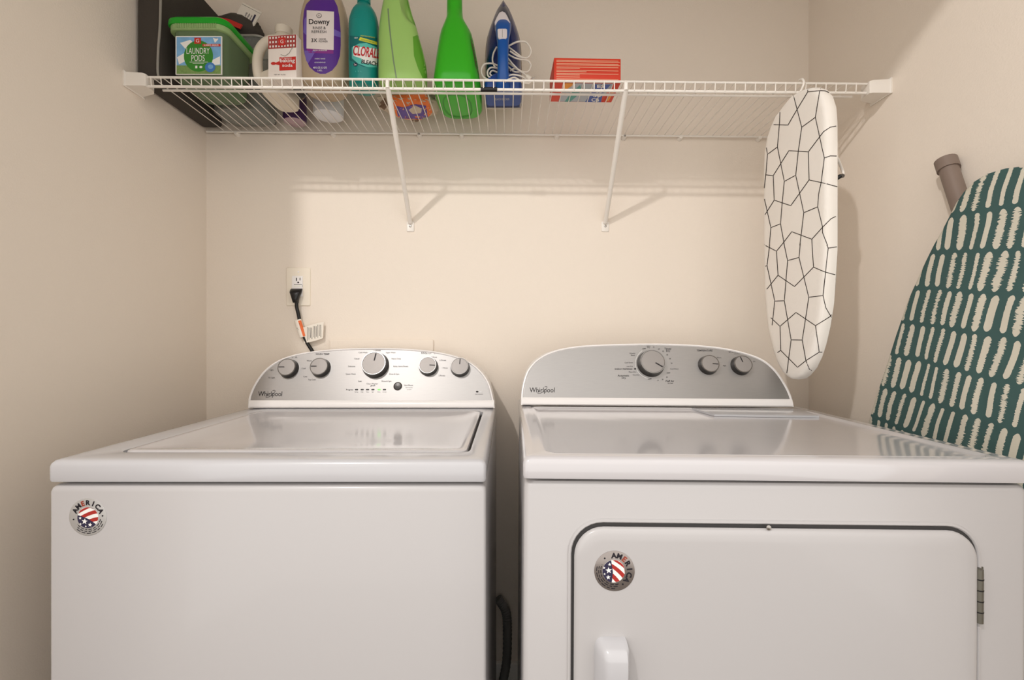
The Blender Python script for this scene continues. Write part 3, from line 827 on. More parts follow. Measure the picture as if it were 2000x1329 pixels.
# dark bag lying on top of the container
b = MB(); blob(b, -.812, 1.402, z + .267, .072, .046, .046, DARKF, .10, 2.5, 4, z + .221)
o = b.build('folded_fabric_bag', loc=(-.812, 1.40, z + .221)); tag(o, 'dark grey fabric bag slumped on top of the clear container', 'fabric bag')
# white packet with writing, leaning out beside the green lid
b = MB()
quad = [P(474, 5, 1.375), P(511, 24, 1.375), P(492, 55, 1.375), P(457, 37, 1.375)]
f1 = [b.bm.verts.new(p) for p in quad]; f2 = [b.bm.verts.new(p + Vector((0, .004, 0))) for p in quad]
b.face(f1, PAPER); b.face(f2[::-1], PAPER)
for i in range(4): b.face([f1[i], f2[i], f2[(i + 1) % 4], f1[(i + 1) % 4]], PAPER)
pr = Print(b, .0003)
for k, (w_, h_, tt) in enumerate(((22, 3.6, 'baking soda'), (24, 3.6, 'deodorizer'), (22, 3.2, 'and cleaner'))):
    pr.text(tt, 477 + k * 5.0, 34 + k * 2.6, h_, NAVY, w=w_, rot=-61, bold=.01)
pr.line([(490, 47), (499, 29)], 3.6, NAVY, 2)
pr.line([(473, 8), (509, 27)], .8, CLEARP, 2)
o = b.build('paper_packet', loc=quad[3] + Vector((0, .002, 0)), recalc=False); tag(o, 'small white paper packet with dark print tilted behind the green tub lid', 'packet')
b = MB()
quad = [P(424, 33, 1.338), P(447, 37, 1.338), P(473, 48, 1.338), (P(468, 56, 1.338)), P(444, 46, 1.338), P(428, 41, 1.338)]
f1 = [b.bm.verts.new(p) for p in quad]; f2 = [b.bm.verts.new(p + Vector((0, .004, 0))) for p in quad]
b.face(f1, RED); b.face(f2[::-1], RED)
for i in range(6): b.face([f1[i], f2[i], f2[(i + 1) % 6], f1[(i + 1) % 6]], RED)
o = b.build('red_packet', loc=quad[0]); tag(o, 'thin red packet lying just above the green tub lid', 'packet')

# white jug with handle
HDPE = mat('white_milky_plastic', (226, 216, 200), 0.4, sss=.1)
z = DZ(-.62); jug = empty('plastic_jug', (-.62, 1.29, z)); tag(jug, 'plain white plastic jug with loop handle behind the baking soda box', 'jug')
b = MB()
prof = [(0, -.630, .029, .060, 3.2), (.004, -.630, .033, .066, 3.2), (.012, -.630, .035, .068, 3.2), (.045, -.630, .035, .068, 3.2), (.060, -.614, .026, .060, 3), (.080, -.606, .021, .055, 2.6), (.12, -.604, .021, .050, 2.6), (.145, -.608, .026, .046, 2.4), (.165, -.618, .030, .036, 2.2), (.178, -.620, .022, .024, 2), (.184, -.620, .019, .019, 2)]
b.loft([sring(cx, 1.290, rx, ry, z + h, e, 40) for h, cx, rx, ry, e in prof], HDPE); jb = b.build('jug_body', jug)
b = MB(); b.tube(catmull([P(550, 80, 1.285), P(535, 78, 1.275), P(520, 83, 1.262), P(509, 95, 1.25), P(503.5, 113, 1.242), P(503, 132, 1.236), P(506, 150, 1.236), P(514, 164, 1.250)], 6), .0128, HDPE, 16); b.build('handle', jug)
b = MB(); b.lathe((-.620, 1.290, z + .182), (0, 0, 1), [(.0225, 0), (.0228, .004), (.0225, .020), (.020, .023), (.001, .0235)], HDPE, n=36); b.build('cap', jug)

# baking soda box
z = DZ(-.57)
yaw = math.radians(5)
M = Matrix.Translation((-.569, 1.1995, z)) @ Matrix.Rotation(yaw * -1, 4, 'Z')
bs = empty('baking_soda_box', (-.569, 1.1995, z)); tag(bs, 'white and red gingham baking soda carton in front of the white jug', 'carton')
BOXW = mat('white_carton', (232, 222, 214), 0.55); DKRED = mat('gingham_red', (160, 62, 58), 0.55)
b = MB(); b.box(-.0375, .0375, -.021, .021, 0, .113, BOXW, .0008, M)
pr = Print(b, .0003)
TL, TR, BL, BR = None, None, None, None
def bxy(u, v):   # photo position on the front face, u right 0..1, v down 0..1 (full carton front)
    p = M @ Vector((-.0375 + .075 * u, -.021, .113 * (1 - v)))
    return (VX + p.x / p.y * F, VY - (p.z - EYE) / p.y * F)
def q4(u0, v0, u1, v1): return [bxy(u0, v0), bxy(u1, v0), bxy(u1, v1), bxy(u0, v1)]
pr.poly(q4(.01, .01, .99, .30), DKRED, 1)
for i in range(9):
    for j in range(3):
        pr.poly(q4(.05 + i * .105, .035 + j * .095, .10 + i * .105, .080 + j * .095), WHITEP, 2)
pr.poly(q4(.37, .06, .62, .24), RED, 3); cx, cy = bxy(.495, .15); pr.text('G', cx, cy, 7, WHITEP, layer=4)
pr.poly(q4(.40, .50, .985, .80), RED, 1); 
cx, cy = bxy(.19, .63); pr.ellipse(cx, cy, 5, 3, RED, 1); pr.poly([bxy(.25, .62), bxy(.42, .58), bxy(.42, .68), bxy(.25, .65)], RED, 1)
cx, cy = bxy(.69, .58); pr.text('baking', cx, cy, 7.2, WHITEP, w=29, bold=.012, layer=3)
cx, cy = bxy(.69, .69); pr.text('soda', cx, cy, 6.2, WHITEP, w=20, bold=.012, layer=3)
cx, cy = bxy(.66, .525); pr.text('all purpose', cx, cy, 2.4, WHITEP, w=20, layer=3)
cx, cy = bxy(.42, .89); pr.text('NET WT 16 OZ', cx, cy, 2.4, INK, w=22, layer=3)
pr.line([bxy(.45, .44), bxy(.6, .48), bxy(.75, .42), bxy(.83, .33), bxy(.95, .25)], 1.2, CLEARP, 2)
pr.poly([(547, 172), (580, 168), (584, 186), (552, 190)], RED, 1)
b.build('carton_body', bs, recalc=False)

# hidden small things seen through the deck
b = MB(); z = DZ(-.55); BG = mat('black_gloss_pouch', (24, 20, 20), .3); GOLD = mat('gold_print', (190, 150, 90), .4)
blob(b, -.5685, 1.272, z + .055, .0185, .036, .055, BG, .05, 3, 7, z)
pr = Print(b, .0004); pr.poly([(584, 196), (596, 190), (600, 205), (590, 208)], GOLD, 1, sub=4)
o = b.build('pouch', loc=(-.5685, 1.272, z), recalc=False); tag(o, 'black and gold pouch seen through the shelf between jug and purple label bottle', 'pouch')
b = MB(); z = DZ(-.53); WB = mat('white_bottle_plastic', (222, 222, 226), .35)
b.loft([sring(-.530, 1.378, r, r, z + h, 2, 40) for r, h in ((.036, 0), (.042, .003), (.043, .01), (.043, .10), (.035, .13), (.016, .15), (.016, .17))], WB)
o = b.build('white_bottle', loc=(-.53, 1.378, z)); tag(o, 'white round bottle, its pale base seen through the shelf behind the purple label bottle', 'bottle')
b = MB(); z = DZ(-.64); PB = mat('purple_bottle_plastic', (74, 44, 92), .3); PK = mat('pinkish_base', (176, 150, 158), .4)
b.loft([sring(-.648, 1.418, r, r, z + h, 2, 36) for r, h in ((.028, 0), (.032, .003))], PK)
b.loft([sring(-.648, 1.418, r, r, z + h, 2, 36) for r, h in ((.032, .003), (.034, .012), (.034, .08), (.025, .10), (.012, .12))], PB)
o = b.build('purple_bottle', loc=(-.648, 1.418, z)); tag(o, 'small purple bottle with pinkish base at the back, seen through the shelf', 'bottle')

# fabric softener bottle
z = DZ(-.487); dn = empty('fabric_softener_bottle', (-.487, 1.243, z)); tag(dn, 'clear bottle with a large purple and white label left of the teal bleach bottle', 'bottle')
SOFT = mat('milky_clear_plastic', (198, 178, 150), .15, trans=.25, ior=1.3, spec=.6)
b = MB()
prof = [(0, .046, .044), (.004, .052, .050), (.012, .056, .053), (.04, .060, .055), (.09, .0635, .056), (.15, .0635, .055), (.19, .060, .052), (.22, .054, .047), (.25, .044, .038), (.27, .032, .029), (.285, .022, .022)]
b.loft([sring(-.487, 1.243, rx, ry, z + h, 2.4, 56) for h, rx, ry in smooth(prof, 3)], SOFT)
PURP = mat('purple_label', (84, 40, 136), .4); MAG = mat('magenta_band', (130, 40, 130), .4); LAV = mat('lavender_print', (112, 92, 176), .4); LBW = mat('label_white', (222, 212, 208), .45)
pr = Print(b, .0003)
def zt2(p): return (480 + p[0] / 4.746, p[1] / 4.746)
pr.poly([zt2(p) for p in [(560, 40), (600, 0), (820, 0), (850, 60), (868, 160), (880, 300), (880, 420), (872, 520), (845, 600), (800, 655), (740, 685), (690, 685), (640, 665), (590, 620), (565, 560), (545, 500), (535, 440), (530, 200), (540, 100)]], PURP, 1, sub=7)
pr.poly([zt2(p) for p in [(545, 470), (650, 475), (580, 590), (560, 560)]], LAV, 2, sub=6)
pr.poly([zt2(p) for p in [(545, 180), (565, 150), (565, 330), (535, 300)]], LAV, 2, sub=6)
pr.poly([zt2(p) for p in [(815, 270), (878, 300), (880, 350), (815, 330)]], LAV, 2, sub=6)
pr.poly([zt2(p) for p in [(567, 450), (812, 465), (812, 500), (567, 490)]], MAG, 2, sub=6)
pr.poly([zt2(p) for p in [(567, 97), (818, 110), (814, 466), (565, 452)]], LBW, 3, sub=7)
def T2(s_, x, y, h, m, w=None, **k):
    pr.text(s_, 480 + x / 4.746, y / 4.746, h / 4.746, m, w=(w / 4.746 if w else None), layer=5, **k)
T2('Downy', 683, 203, 48, INK, 190, bold=.015, sub=4); T2('RINSE &', 683, 262, 26, INK, 118, sub=5); T2('REFRESH', 680, 298, 26, INK, 135, sub=5)
T2('3X', 637, 376, 34, INK, 56, bold=.01); T2('ODOR', 712, 366, 17, INK, 66); T2('POWER', 720, 388, 17, INK, 82)
T2('FRESH LAVENDER', 690, 470, 12, WHITEP, 130); T2('FABRIC RINSE', 690, 548, 11, WHITEP, 95); T2('48 FL OZ (1.5 QT)', 690, 630, 17, WHITEP, 125, bold=.01); T2('1.42 L', 690, 656, 15, WHITEP, 42, bold=.01)
T2('ODOR REMOVER', 690, 582, 10, WHITEP, 100)
pr.ellipse(480 + 681 / 4.746, 148 / 4.746, 5, 4.5, INK, 4, sub=4); pr.ellipse(480 + 681 / 4.746, 148 / 4.746, 4, 3.5, LBW, 5, sub=4); pr.line([(480 + 675 / 4.746, 33), (480 + 680 / 4.746, 29.5), (480 + 686 / 4.746, 33)], 1, INK, 6)
b.build('bottle_body', dn, recalc=False)
b = MB(); b.lathe((-.487, 1.243, z + .283), (0, 0, 1), [(.028, 0), (.028, .03), (.025, .034), (.001, .034)], PURP, n=36); b.build('cap', dn)

# teal bleach bottle
TEAL = mat('teal_plastic', (12, 136, 128), .32, spec=.5)
z = DZ(-.378); bl = empty('bleach_bottle', (-.378, 1.225, z)); tag(bl, 'teal bleach bottle with a red and white brand label', 'bottle')
b = MB()
prof = [(0, .030), (.002, .034), (.007, .0375), (.13, .0385), (.16, .0382), (.175, .037), (.19, .0345), (.203, .030), (.214, .023), (.222, .0165), (.228, .0145)]
b.loft([sring(-.378, 1.225, r, r, z + h, 2, 48) for h, r in smooth(prof, 2)], TEAL)
for hh in (.166, .172, .178, .184):
    r = interp([(h, q) for h, q in prof], hh)[0]; b.lathe((-.378, 1.225, z + hh), (0, 0, 1), [(r - .0005, -.0010), (r + .0005, 0), (r - .0008, .0010)], TEAL, n=48)
YEL = mat('yellow_print', (214, 214, 60), .45); TEALL = mat('light_teal_print', (90, 190, 178), .45); TEALD = mat('deep_teal_print', (0, 104, 104), .45)
BRED = mat('brand_red', (190, 28, 36), .4); BLK = mat('brand_black', (22, 22, 26), .4); DTG = mat('deep_green_outline', (14, 96, 60), .5)
pr = Print(b, .0003)
pr.poly([zt2(p) for p in [(965, 330), (1220, 350), (1220, 620), (1090, 620), (965, 560)]], TEALD, 1, sub=5)
pr.poly([zt2(p) for p in [(985, 440), (1050, 405), (1120, 400), (1215, 440), (1215, 625), (1130, 625), (1040, 590), (985, 540)]], TEALL, 2, sub=5)
pr.poly([zt2(p) for p in [(1000, 430), (1215, 455), (1215, 605), (1075, 580), (1075, 545), (1000, 520)]], WHITEP, 3, sub=5)
pr.poly([zt2(p) for p in [(1060, 345), (1215, 390), (1215, 418), (1048, 375)]], YEL, 3, sub=5)
T2('CLORALEN', 1140, 485, 88, BRED, 280, bold=.02, rot=8, sub=4); T2('BLEACH', 1147, 583, 36, BLK, 148, bold=.02, rot=9, sub=4)
T2('HIGH PERFORMANCE', 1130, 342, 11, YEL, 130, rot=8); T2('NEW', 1025, 355, 14, WHITEP, 30); T2('CONCENTRATED', 1130, 383, 12, TEALD, 120, rot=13)
pr.ellipse(480 + 1018 / 4.746, 600 / 4.746, 4, 3.6, NAVY, 3, sub=3); pr.text('2x', 480 + 1018 / 4.746, 600 / 4.746, 3.5, WHITEP, layer=5)
T2('1.9 L', 1050, 665, 12, TEALL, 60)
b.build('bottle_body', bl, recalc=False)
b = MB(); b.lathe((-.378, 1.225, z + .226), (0, 0, 1), [(.0165, 0), (.0170, .002), (.0170, .024), (.015, .027), (.001, .027)], TEAL, n=30); b.build('cap', bl)

# pale green jug
PGM = mat('pale_green_plastic', (156, 196, 108), .4, sss=.1, spec=.4); PGD = mat('leaf_green_label', (92, 156, 44), .4); GRV = mat('grey_level_stripe', (116, 136, 104), .45)
z = DZ(-.272); pj = empty('detergent_jug', (-.272, 1.213, z)); tag(pj, 'pale green detergent jug with a moulded grip, right of the teal bottle', 'detergent jug')
b = MB()
prof = [(0, -.272, .050, .030, 3), (.004, -.272, .056, .036, 3), (.012, -.272, .061, .038, 3), (.05, -.2725, .061, .038, 3), (.09, -.276, .057, .037, 2.8), (.13, -.282, .052, .035, 2.6), (.16, -.285, .047, .033, 2.5), (.19, -.288, .040, .030, 2.4), (.22, -.290, .033, .027, 2.2), (.25, -.290, .026, .025, 2), (.275, -.290, .022, .022, 2)]
b.loft([sring(cx, 1.213, rx, ry, z + h, e, 56) for h, cx, rx, ry, e in smooth(prof, 4)], PGM)
# moulded grip: press the right upper front inwards
for v in b.bm.verts:
    u = (v.co.x + .243) / .032; w = (v.co.z - (z + .215)) / .062; q = 1 - u * u - w * w
    if q > 0 and v.co.y < 1.218: v.co.y += .030 * min(1, q * 2.0) ** 1.3
pr = Print(b, .0003)
def zt3(p): return (700 + p[0] / 4.746, p[1] / 4.746)
pr.line([zt3(p) for p in [(275, 80), (285, 220), (305, 400), (325, 560), (352, 725)]], 2.6, GRV, 1, step=4)
pr.poly([zt3(p) for p in [(505, 340), (560, 320), (600, 450), (622, 600), (640, 735), (600, 735), (555, 640), (515, 520)]], PGD, 1, sub=5)
b.build('jug_body', pj, recalc=False)
b = MB(); b.lathe((-.290, 1.213, z + .272), (0, 0, 1), [(.028, 0), (.028, .035), (.024, .04), (.001, .04)], PGD, n=30); b.build('cap', pj)

# crumpled bag with an orange and purple print
z = DZ(-.28)
CRM = mat('crumpled_plastic', (196, 180, 160), .45, bump=.6, bscale=60); BRN = mat('brown_print', (110, 82, 62), .5); PUR2 = mat('violet_print', (92, 70, 150), .45); ORG2 = mat('orange_pack', (232, 116, 44), .45)
b = MB(); blob(b, -.283, 1.348, z + .026, .083, .070, .030, CRM, .22, 3.2, 11, z)
pr = Print(b, .0005)
pr.poly([(763, 186), (833, 184), (846, 224), (838, 234), (775, 232)], ORG2, 1, sub=6); pr.poly([(773, 206), (788, 210), (812, 203), (832, 206), (836, 232), (778, 231)], PUR2, 2, sub=6)
pr.poly([(798, 214), (810, 205), (824, 212), (822, 220), (806, 222)], CRM, 3, sub=6); pr.poly([(775, 233), (800, 233), (806, 245), (782, 245)], BOXW, 2, sub=6); pr.poly([(800, 234), (838, 232), (846, 246), (806, 250)], BRN, 3, sub=6)
pr.poly([(736, 208), (752, 190), (758, 205), (748, 218)], BRN, 2, sub=6)
o = b.build('crumpled_bag', loc=(-.283, 1.348, z), recalc=False); tag(o, 'crumpled plastic bag with orange and purple print lying on the shelf, seen from below', 'plastic bag')

# bright green jug
GRN = mat('bright_green_plastic', (56, 176, 34), .3, spec=.45); GDK = mat('jug_side_label', (88, 104, 52), .4); GRI = mat('green_base_ring', (34, 138, 22), .35)
z = DZ(-.135); gj = empty('detergent_jug', (-.135, 1.285, z)); tag(gj, 'bright green detergent jug standing end-on beside the blue iron', 'detergent jug')
b = MB()
prof = [(0, -.134, .052, .094, 1.285, 4), (.003, -.134, .058, .100, 1.285, 4), (.010, -.134, .0625, .1045, 1.285, 4), (.03, -.134, .062, .104, 1.285, 4), (.09, -.135, .0545, .097, 1.285, 3.8), (.14, -.1365, .047, .088, 1.285, 3.4), (.16, -.137, .043, .080, 1.28, 3), (.185, -.139, .029, .055, 1.26, 2.6), (.20, -.140, .022, .035, 1.245, 2.2), (.215, -.140, .0205, .024, 1.235, 2), (.26, -.140, .020, .021, 1.232, 2)]
b.loft([sring(cx, cy, rx, ry, z + h, e, 64) for h, cx, rx, ry, cy, e in prof], GRN)
pr = Print(b, .0003)
pr.poly([zt3(p) for p in [(1040, 300), (1075, 330), (1110, 480), (1135, 700), (1115, 700), (1085, 620), (1060, 480), (1040, 380)]], GDK, 1, sub=5)
for k in range(40):
    pass
cxp, cyp = 893.5, 207
pts = [(cxp + (27 if math.cos(t) < 0 else 27) * math.copysign(abs(math.cos(t)) ** .8, math.cos(t)) + 6 * math.sin(t), cyp + 22 * math.copysign(abs(math.sin(t)) ** .8, math.sin(t))) for t in [2 * PI * k / 32 for k in range(33)]]
pr.line(pts, 3.0, GRI, 1, step=4)
b.build('jug_body', gj, recalc=False)
b = MB(); b.lathe((-.140, 1.232, z + .258), (0, 0, 1), [(.024, 0), (.024, .03), (.02, .034), (.001, .034)], GRN, n=30); b.build('cap', gj)

# ------------------------------------------------------------------ steam iron standing on its heel
IB = mat('iron_dark_blue', (18, 40, 96), .2, spec=.6); IBL = mat('iron_blue', (20, 82, 160), .28, spec=.5); ICAP = mat('iron_grey_blue', (58, 64, 84), .3); IWH = mat('iron_white_button', (214, 206, 208), .3); SOLE = mat('iron_sole_steel', (190, 184, 176), .25, metal=.9)
ix = -.0115; z = DZ(ix) + .001
iron = empty('steam_iron', (ix, 1.27, z)); tag(iron, 'blue steam iron standing on its heel with white cord wrapped round it', 'iron')
def ihalf(h):   # half width of the iron at height h
    return interp([(0, .048), (.0075, .051), (.036, .0523), (.099, .0523), (.160, .051), (.191, .048), (.221, .0393), (.252, .0276), (.279, .0153), (.291, .006), (.300, .0008)], h)[0]
HS = [0, .004, .01, .03, .06, .09, .12, .15, .175, .20, .22, .24, .258, .275, .288, .296, .300]
def iloop(k, y, top=1.0, up=0):
    Lf = [(ix - ihalf(h) * k, y, z + up + h * top) for h in HS]; Rt = [(ix + ihalf(h) * k, y, z + up + h * top) for h in reversed(HS)]
    return Lf + Rt
b = MB(); b.loft([iloop(1.0, 1.322), iloop(1.02, 1.320, 1.0, 0), iloop(1.0, 1.314)], SOLE, smooth=False); b.build('soleplate', iron)
b = MB(); b.loft([iloop(.96, 1.314, .98, .002), iloop(.95, 1.300, .965, .003), iloop(.85, 1.283, .925, .004), iloop(.68, 1.268, .86, .006), iloop(.48, 1.258, .78, .008)], IB); b.build('iron_body', iron)
b = MB(); b.loft([iloop(.955, 1.3135, .978, .003), iloop(.955, 1.304, .978, .003)], ICAP, smooth=False); b.build('body_trim', iron)
# upper shell that carries nozzle and buttons, arching into the handle
b = MB()
def hs(c, w, d, n=20): # section in xz/y: centre, half width along x, half depth along normal dir
    c = Vector(c)
    return c, w, d
path = []
for (py_, yd, w, d) in ((44, 1.240, .0200, .010), (50, 1.228, .0215, .015), (58, 1.220, .0205, .016), (68, 1.214, .0180, .015), (84, 1.210, .0150, .014), (110, 1.209, .0140, .0135), (140, 1.211, .0145, .0135), (160, 1.217, .017, .014), (172, 1.228, .021, .015)):
    c = P(981.5, py_, yd); path.append(((ix, c.y, c.z), w, d))
rings = []
pv = [Vector(p[0]) for p in path]
for i, (c, w, d) in enumerate(path):
    c = Vector(c); t = (pv[min(i + 1, len(pv) - 1)] - pv[max(i - 1, 0)]).normalized(); a = Vector((1, 0, 0)); q = t.cross(a).normalized()
    rings.append([c + a * (w * math.copysign(abs(math.cos(s_)) ** .85, math.cos(s_))) + q * (d * math.copysign(abs(math.sin(s_)) ** .85, math.sin(s_))) for s_ in [2 * PI * k / 24 for k in range(24)]])
b.loft(rings, IBL); hb_ = MB()
b.build('handle', iron)
b = MB(); rings = []
pv2 = [(10, 1.296, .0035, .004), (18, 1.280, .0100, .010), (28, 1.262, .0165, .014), (38, 1.248, .0205, .017), (48, 1.240, .0225, .018), (58, 1.243, .0215, .016), (72, 1.262, .018, .012)]
cs_ = [Vector((ix, P(981.5, a_, y_).y, P(981.5, a_, y_).z)) for a_, y_, w_, d_ in pv2]
for i, (a_, y_, w, d) in enumerate(pv2):
    t = (cs_[min(i + 1, 6)] - cs_[max(i - 1, 0)]).normalized(); q = t.cross(Vector((1, 0, 0))).normalized()
    rings.append([cs_[i] + Vector((1, 0, 0)) * (w * math.cos(s_)) + q * (d * math.sin(s_)) for s_ in [2 * PI * k / 24 for k in range(24)]])
b.loft(rings, ICAP); b.build('nose_housing', iron)
# front bridge under the nozzle and heel block
b = MB(); b.loft([[(ix + sx * w, y, z + h) for sx, h in ((-1, h0), (1, h0), (1, h1), (-1, h1))] for w, y, h0, h1 in ((.018, 1.280, .150, .225), (.016, 1.255, .155, .218), (.013, 1.235, .160, .200))], IBL, smooth=False); b.build('handle_bridge', iron)
b = MB()
b.loft([rr(ix - w, ix + w, y0, 1.30, .012, z + h, 6) for w, y0, h in ((.046, 1.226, -.0012), (.050, 1.222, .004), (.050, 1.221, .022), (.043, 1.222, .034), (.028, 1.224, .046), (.018, 1.228, .052))], mat('iron_heel_blue', (22, 66, 140), .35))
pr = Print(b, .0003)
pr.text('BLACK+DECKER', 981, 193.5, 4.0, STSIL, w=28, layer=1)
b.build('heel_rest', iron)
b = MB()
def slab(px_pts, y, th, m):
    f = [P(x_, y_, y) for x_, y_ in px_pts]; bk = [p + Vector((0, th, 0)) for p in f]
    cen = sum(f, Vector()) / len(f); fi = [cen + (p - cen) * .9 + Vector((0, -.0015, 0)) for p in f]
    b.loft([bk, f, fi], m)
NZ = [(981, 22), (987, 25), (992, 34), (996, 43), (995.5, 49), (990, 50.5), (987, 48.5), (981, 48), (975, 48.5), (972, 50.5), (966.5, 49), (966, 43), (970, 34), (975, 25)]
b.bm.verts.ensure_lookup_table(); slab(NZ, 1.217, .022, IWH); b.build('spray_nozzle', iron)
b = MB(); BT = [(974, 56), (988, 56), (990.5, 58), (990.5, 72), (988, 76.5), (981, 77), (974.5, 76.5), (972, 72), (971.5, 58)]
slab(BT, 1.197, .016, IWH)
pr = Print(b, .0003); pr.line([(981.2, 57.5), (981.2, 76)], .8, CLEARP, 1); b.build('steam_button', iron, recalc=False)
# cord wound round the handle
CRD = mat('white_cord', (226, 218, 206), .45)
b = MB()
def px3(L_): return catmull([P(x_, y_, d_) for x_, y_, d_ in L_], 8)
paths = [
 [(993, 90, 1.235), (1010, 82, 1.230), (1026, 82, 1.232), (1036, 94, 1.236), (1036, 106, 1.240), (1028, 113, 1.240), (1012, 110, 1.236), (996, 100, 1.232)],
 [(993, 92, 1.240), (1004, 100, 1.236), (1014, 108, 1.240), (1020, 112, 1.24)],
 [(992, 106, 1.24), (1003, 112, 1.235), (1015, 116, 1.24), (1030, 118, 1.245), (1037, 128, 1.247), (1031, 140, 1.245), (1020, 140, 1.24), (1006, 132, 1.236), (992, 122, 1.24)],
 [(992, 114, 1.232), (1002, 126, 1.225), (1012, 136, 1.220), (1022, 143, 1.215), (1030, 150, 1.205)],
 [(990, 150, 1.22), (1000, 146, 1.215), (1010, 147, 1.215), (1020, 150, 1.21), (1030, 156, 1.204)],
 [(970, 92, 1.245), (964, 104, 1.242), (962, 118, 1.24), (966, 130, 1.24), (972, 134, 1.245)],
 [(972, 128, 1.242), (960, 124, 1.235), (946, 126, 1.230), (940, 138, 1.226), (944, 150, 1.222), (954, 156, 1.215)],
 [(972, 134, 1.24), (960, 132, 1.232), (953, 138, 1.23), (953, 148, 1.226), (960, 152, 1.225), (972, 150, 1.23)],
 [(972, 142, 1.238), (962, 138, 1.234), (957, 144, 1.232), (962, 150, 1.23)],
 [(992, 130, 1.24), (1004, 140, 1.235), (1014, 140, 1.232), (1006, 134, 1.238), (996, 138, 1.24)],
 [(986, 160, 1.200), (996, 154, 1.200), (1006, 152, 1.202), (1020, 160, 1.20), (1032, 163, 1.20), (1038, 158, 1.2)],
]
for q in paths: b.tube(px3(q), .0022, CRD, 8)
b.build('power_cord', iron)
b = MB(); pa, pb = P(1029, 149, 1.203), P(1037, 156, 1.201); b.tube([pa, (pa + pb) / 2, pb], .0052, CRD, 10, True, .0068)
for k in (-1, 1): b.tube([pb + Vector((k * .003, 0, k * .002)), pb + Vector((.007 + k * .003, -.001, .006))], .0012, SCREW, 6)
b.build('plug', iron)

# ------------------------------------------------------------------ red carton lying on its front
REDC = mat('orange_red_carton', (214, 58, 32), .45); CREAM = mat('cream_print', (232, 170, 138), .5); GRB = mat('blue_grey_print', (176, 182, 190), .5); BLU = mat('blue_print', (66, 92, 166), .45); TLG = mat('sea_green_print', (88, 158, 150), .45); AMB = mat('amber_print', (236, 150, 48), .45)
z = DZ(.2); M = Matrix.Translation((.2, 1.228, z)) @ Matrix.Rotation(math.radians(1.5), 4, 'Z')
rb = empty('detergent_carton', (.2, 1.228, z)); tag(rb, 'orange-red detergent carton lying flat right of the iron', 'carton')
b = MB(); b.box(-.083, .087, -.048, .048, 0, .062, REDC, .0008, M)
pr = Print(b, .0003)
def rxy(u, v):
    p = M @ Vector((-.083 + .170 * u, -.048, .062 * (1 - v))); return (VX + p.x / p.y * F, VY - (p.z - EYE) / p.y * F)
rnd = random.Random(5)
v = .10
while v < .92:
    nl = rnd.choice((1, 2, 2)); 
    w1 = rnd.choice((.35, .45, .95, .95))
    for k in range(nl):
        a = rxy(.035, v); c = rxy(.035 + (w1 if k == nl - 1 else .93), v); pr.line([a, c], 1.3, CREAM, 1, step=30)
        v += .050
    v += .035
def bxy2(u, v):  # bottom face; v 0 = front
    p = M @ Vector((-.083 + .170 * u, -.048 + .096 * v, 0)); return (VX + p.x / p.y * F, VY - (p.z - EYE) / p.y * F)
def bq(pts, m, l): pr.poly([bxy2(*p) for p in pts], m, l)
bq([(.17, .02), (.93, .02), (.76, .98), (.14, .98)], GRB, 1); bq([(.15, .50), (.33, .02), (.17, .02)], AMB, 2); bq([(.24, .98), (.30, .50), (.40, .10), (.44, .3), (.40, .7), (.33, .98)], TLG, 2)
bq([(.62, .06), (.86, .06), (.80, .5), (.83, .98), (.57, .98), (.62, .5)], BLU, 2); bq([(.88, .02), (.99, .02), (.99, .98), (.84, .98), (.90, .5)], REDC, 2); bq([(.93, .25), (.965, .25), (.94, .92), (.905, .92)], AMB, 3)
for k, tt in enumerate(('ES', 'CO', '30', 'CB')):
    c = bxy2(.72, .14 + k * .235); pr.text(tt, c[0], c[1], 6.0, WHITEP, w=15, bold=.03, layer=4)
b.build('carton_body', rb, recalc=False)

# ------------------------------------------------------------------ small ironing board hanging from the shelf front
CLOTH = mat('white_cotton_cover', (236, 230, 222), .8, bump=.15, bscale=900); LINE = mat('brown_black_print', (52, 42, 36), .8)
XB = .700
tab = [(-.098, .004), (-.094, .022), (-.085, .040), (-.066, .060), (-.040, .078), (-.010, .092), (.030, .106), (.080, .1165), (.130, .123), (.20, .1275), (.30, .1285), (.42, .1285), (.48, .1275), (.515, .124), (.545, .113), (.568, .095), (.585, .072), (.597, .045), (.603, .020), (.605, .004)]
hb2 = empty('tabletop_ironing_board', (XB + .02, 1.15, EYE - .098)); tag(hb2, 'small white ironing board with black line pattern hanging from the wire shelf', 'ironing board')
def bloop(x, ins):
    A_ = [(x, 1.15 + max(w - ins, .001), EYE + (v + (ins if v < .0 else 0) * .8 - (ins if v > .59 else 0) * .8)) for v, w in tab]; B2 = [(x, 1.15 - max(w - ins, .001), EYE + (v + (ins if v < .0 else 0) * .8 - (ins if v > .59 else 0) * .8)) for v, w in reversed(tab)]
    return A_ + B2
b = MB()
rings = [bloop(XB + .030, .012), bloop(XB + .029, .004), bloop(XB + .026, .0008), bloop(XB + .016, 0), bloop(XB + .007, .0012), bloop(XB + .003, .004), bloop(XB + .0007, .010), bloop(XB, .02)]
rw = random.Random(2)
b.loft(rings, CLOTH)
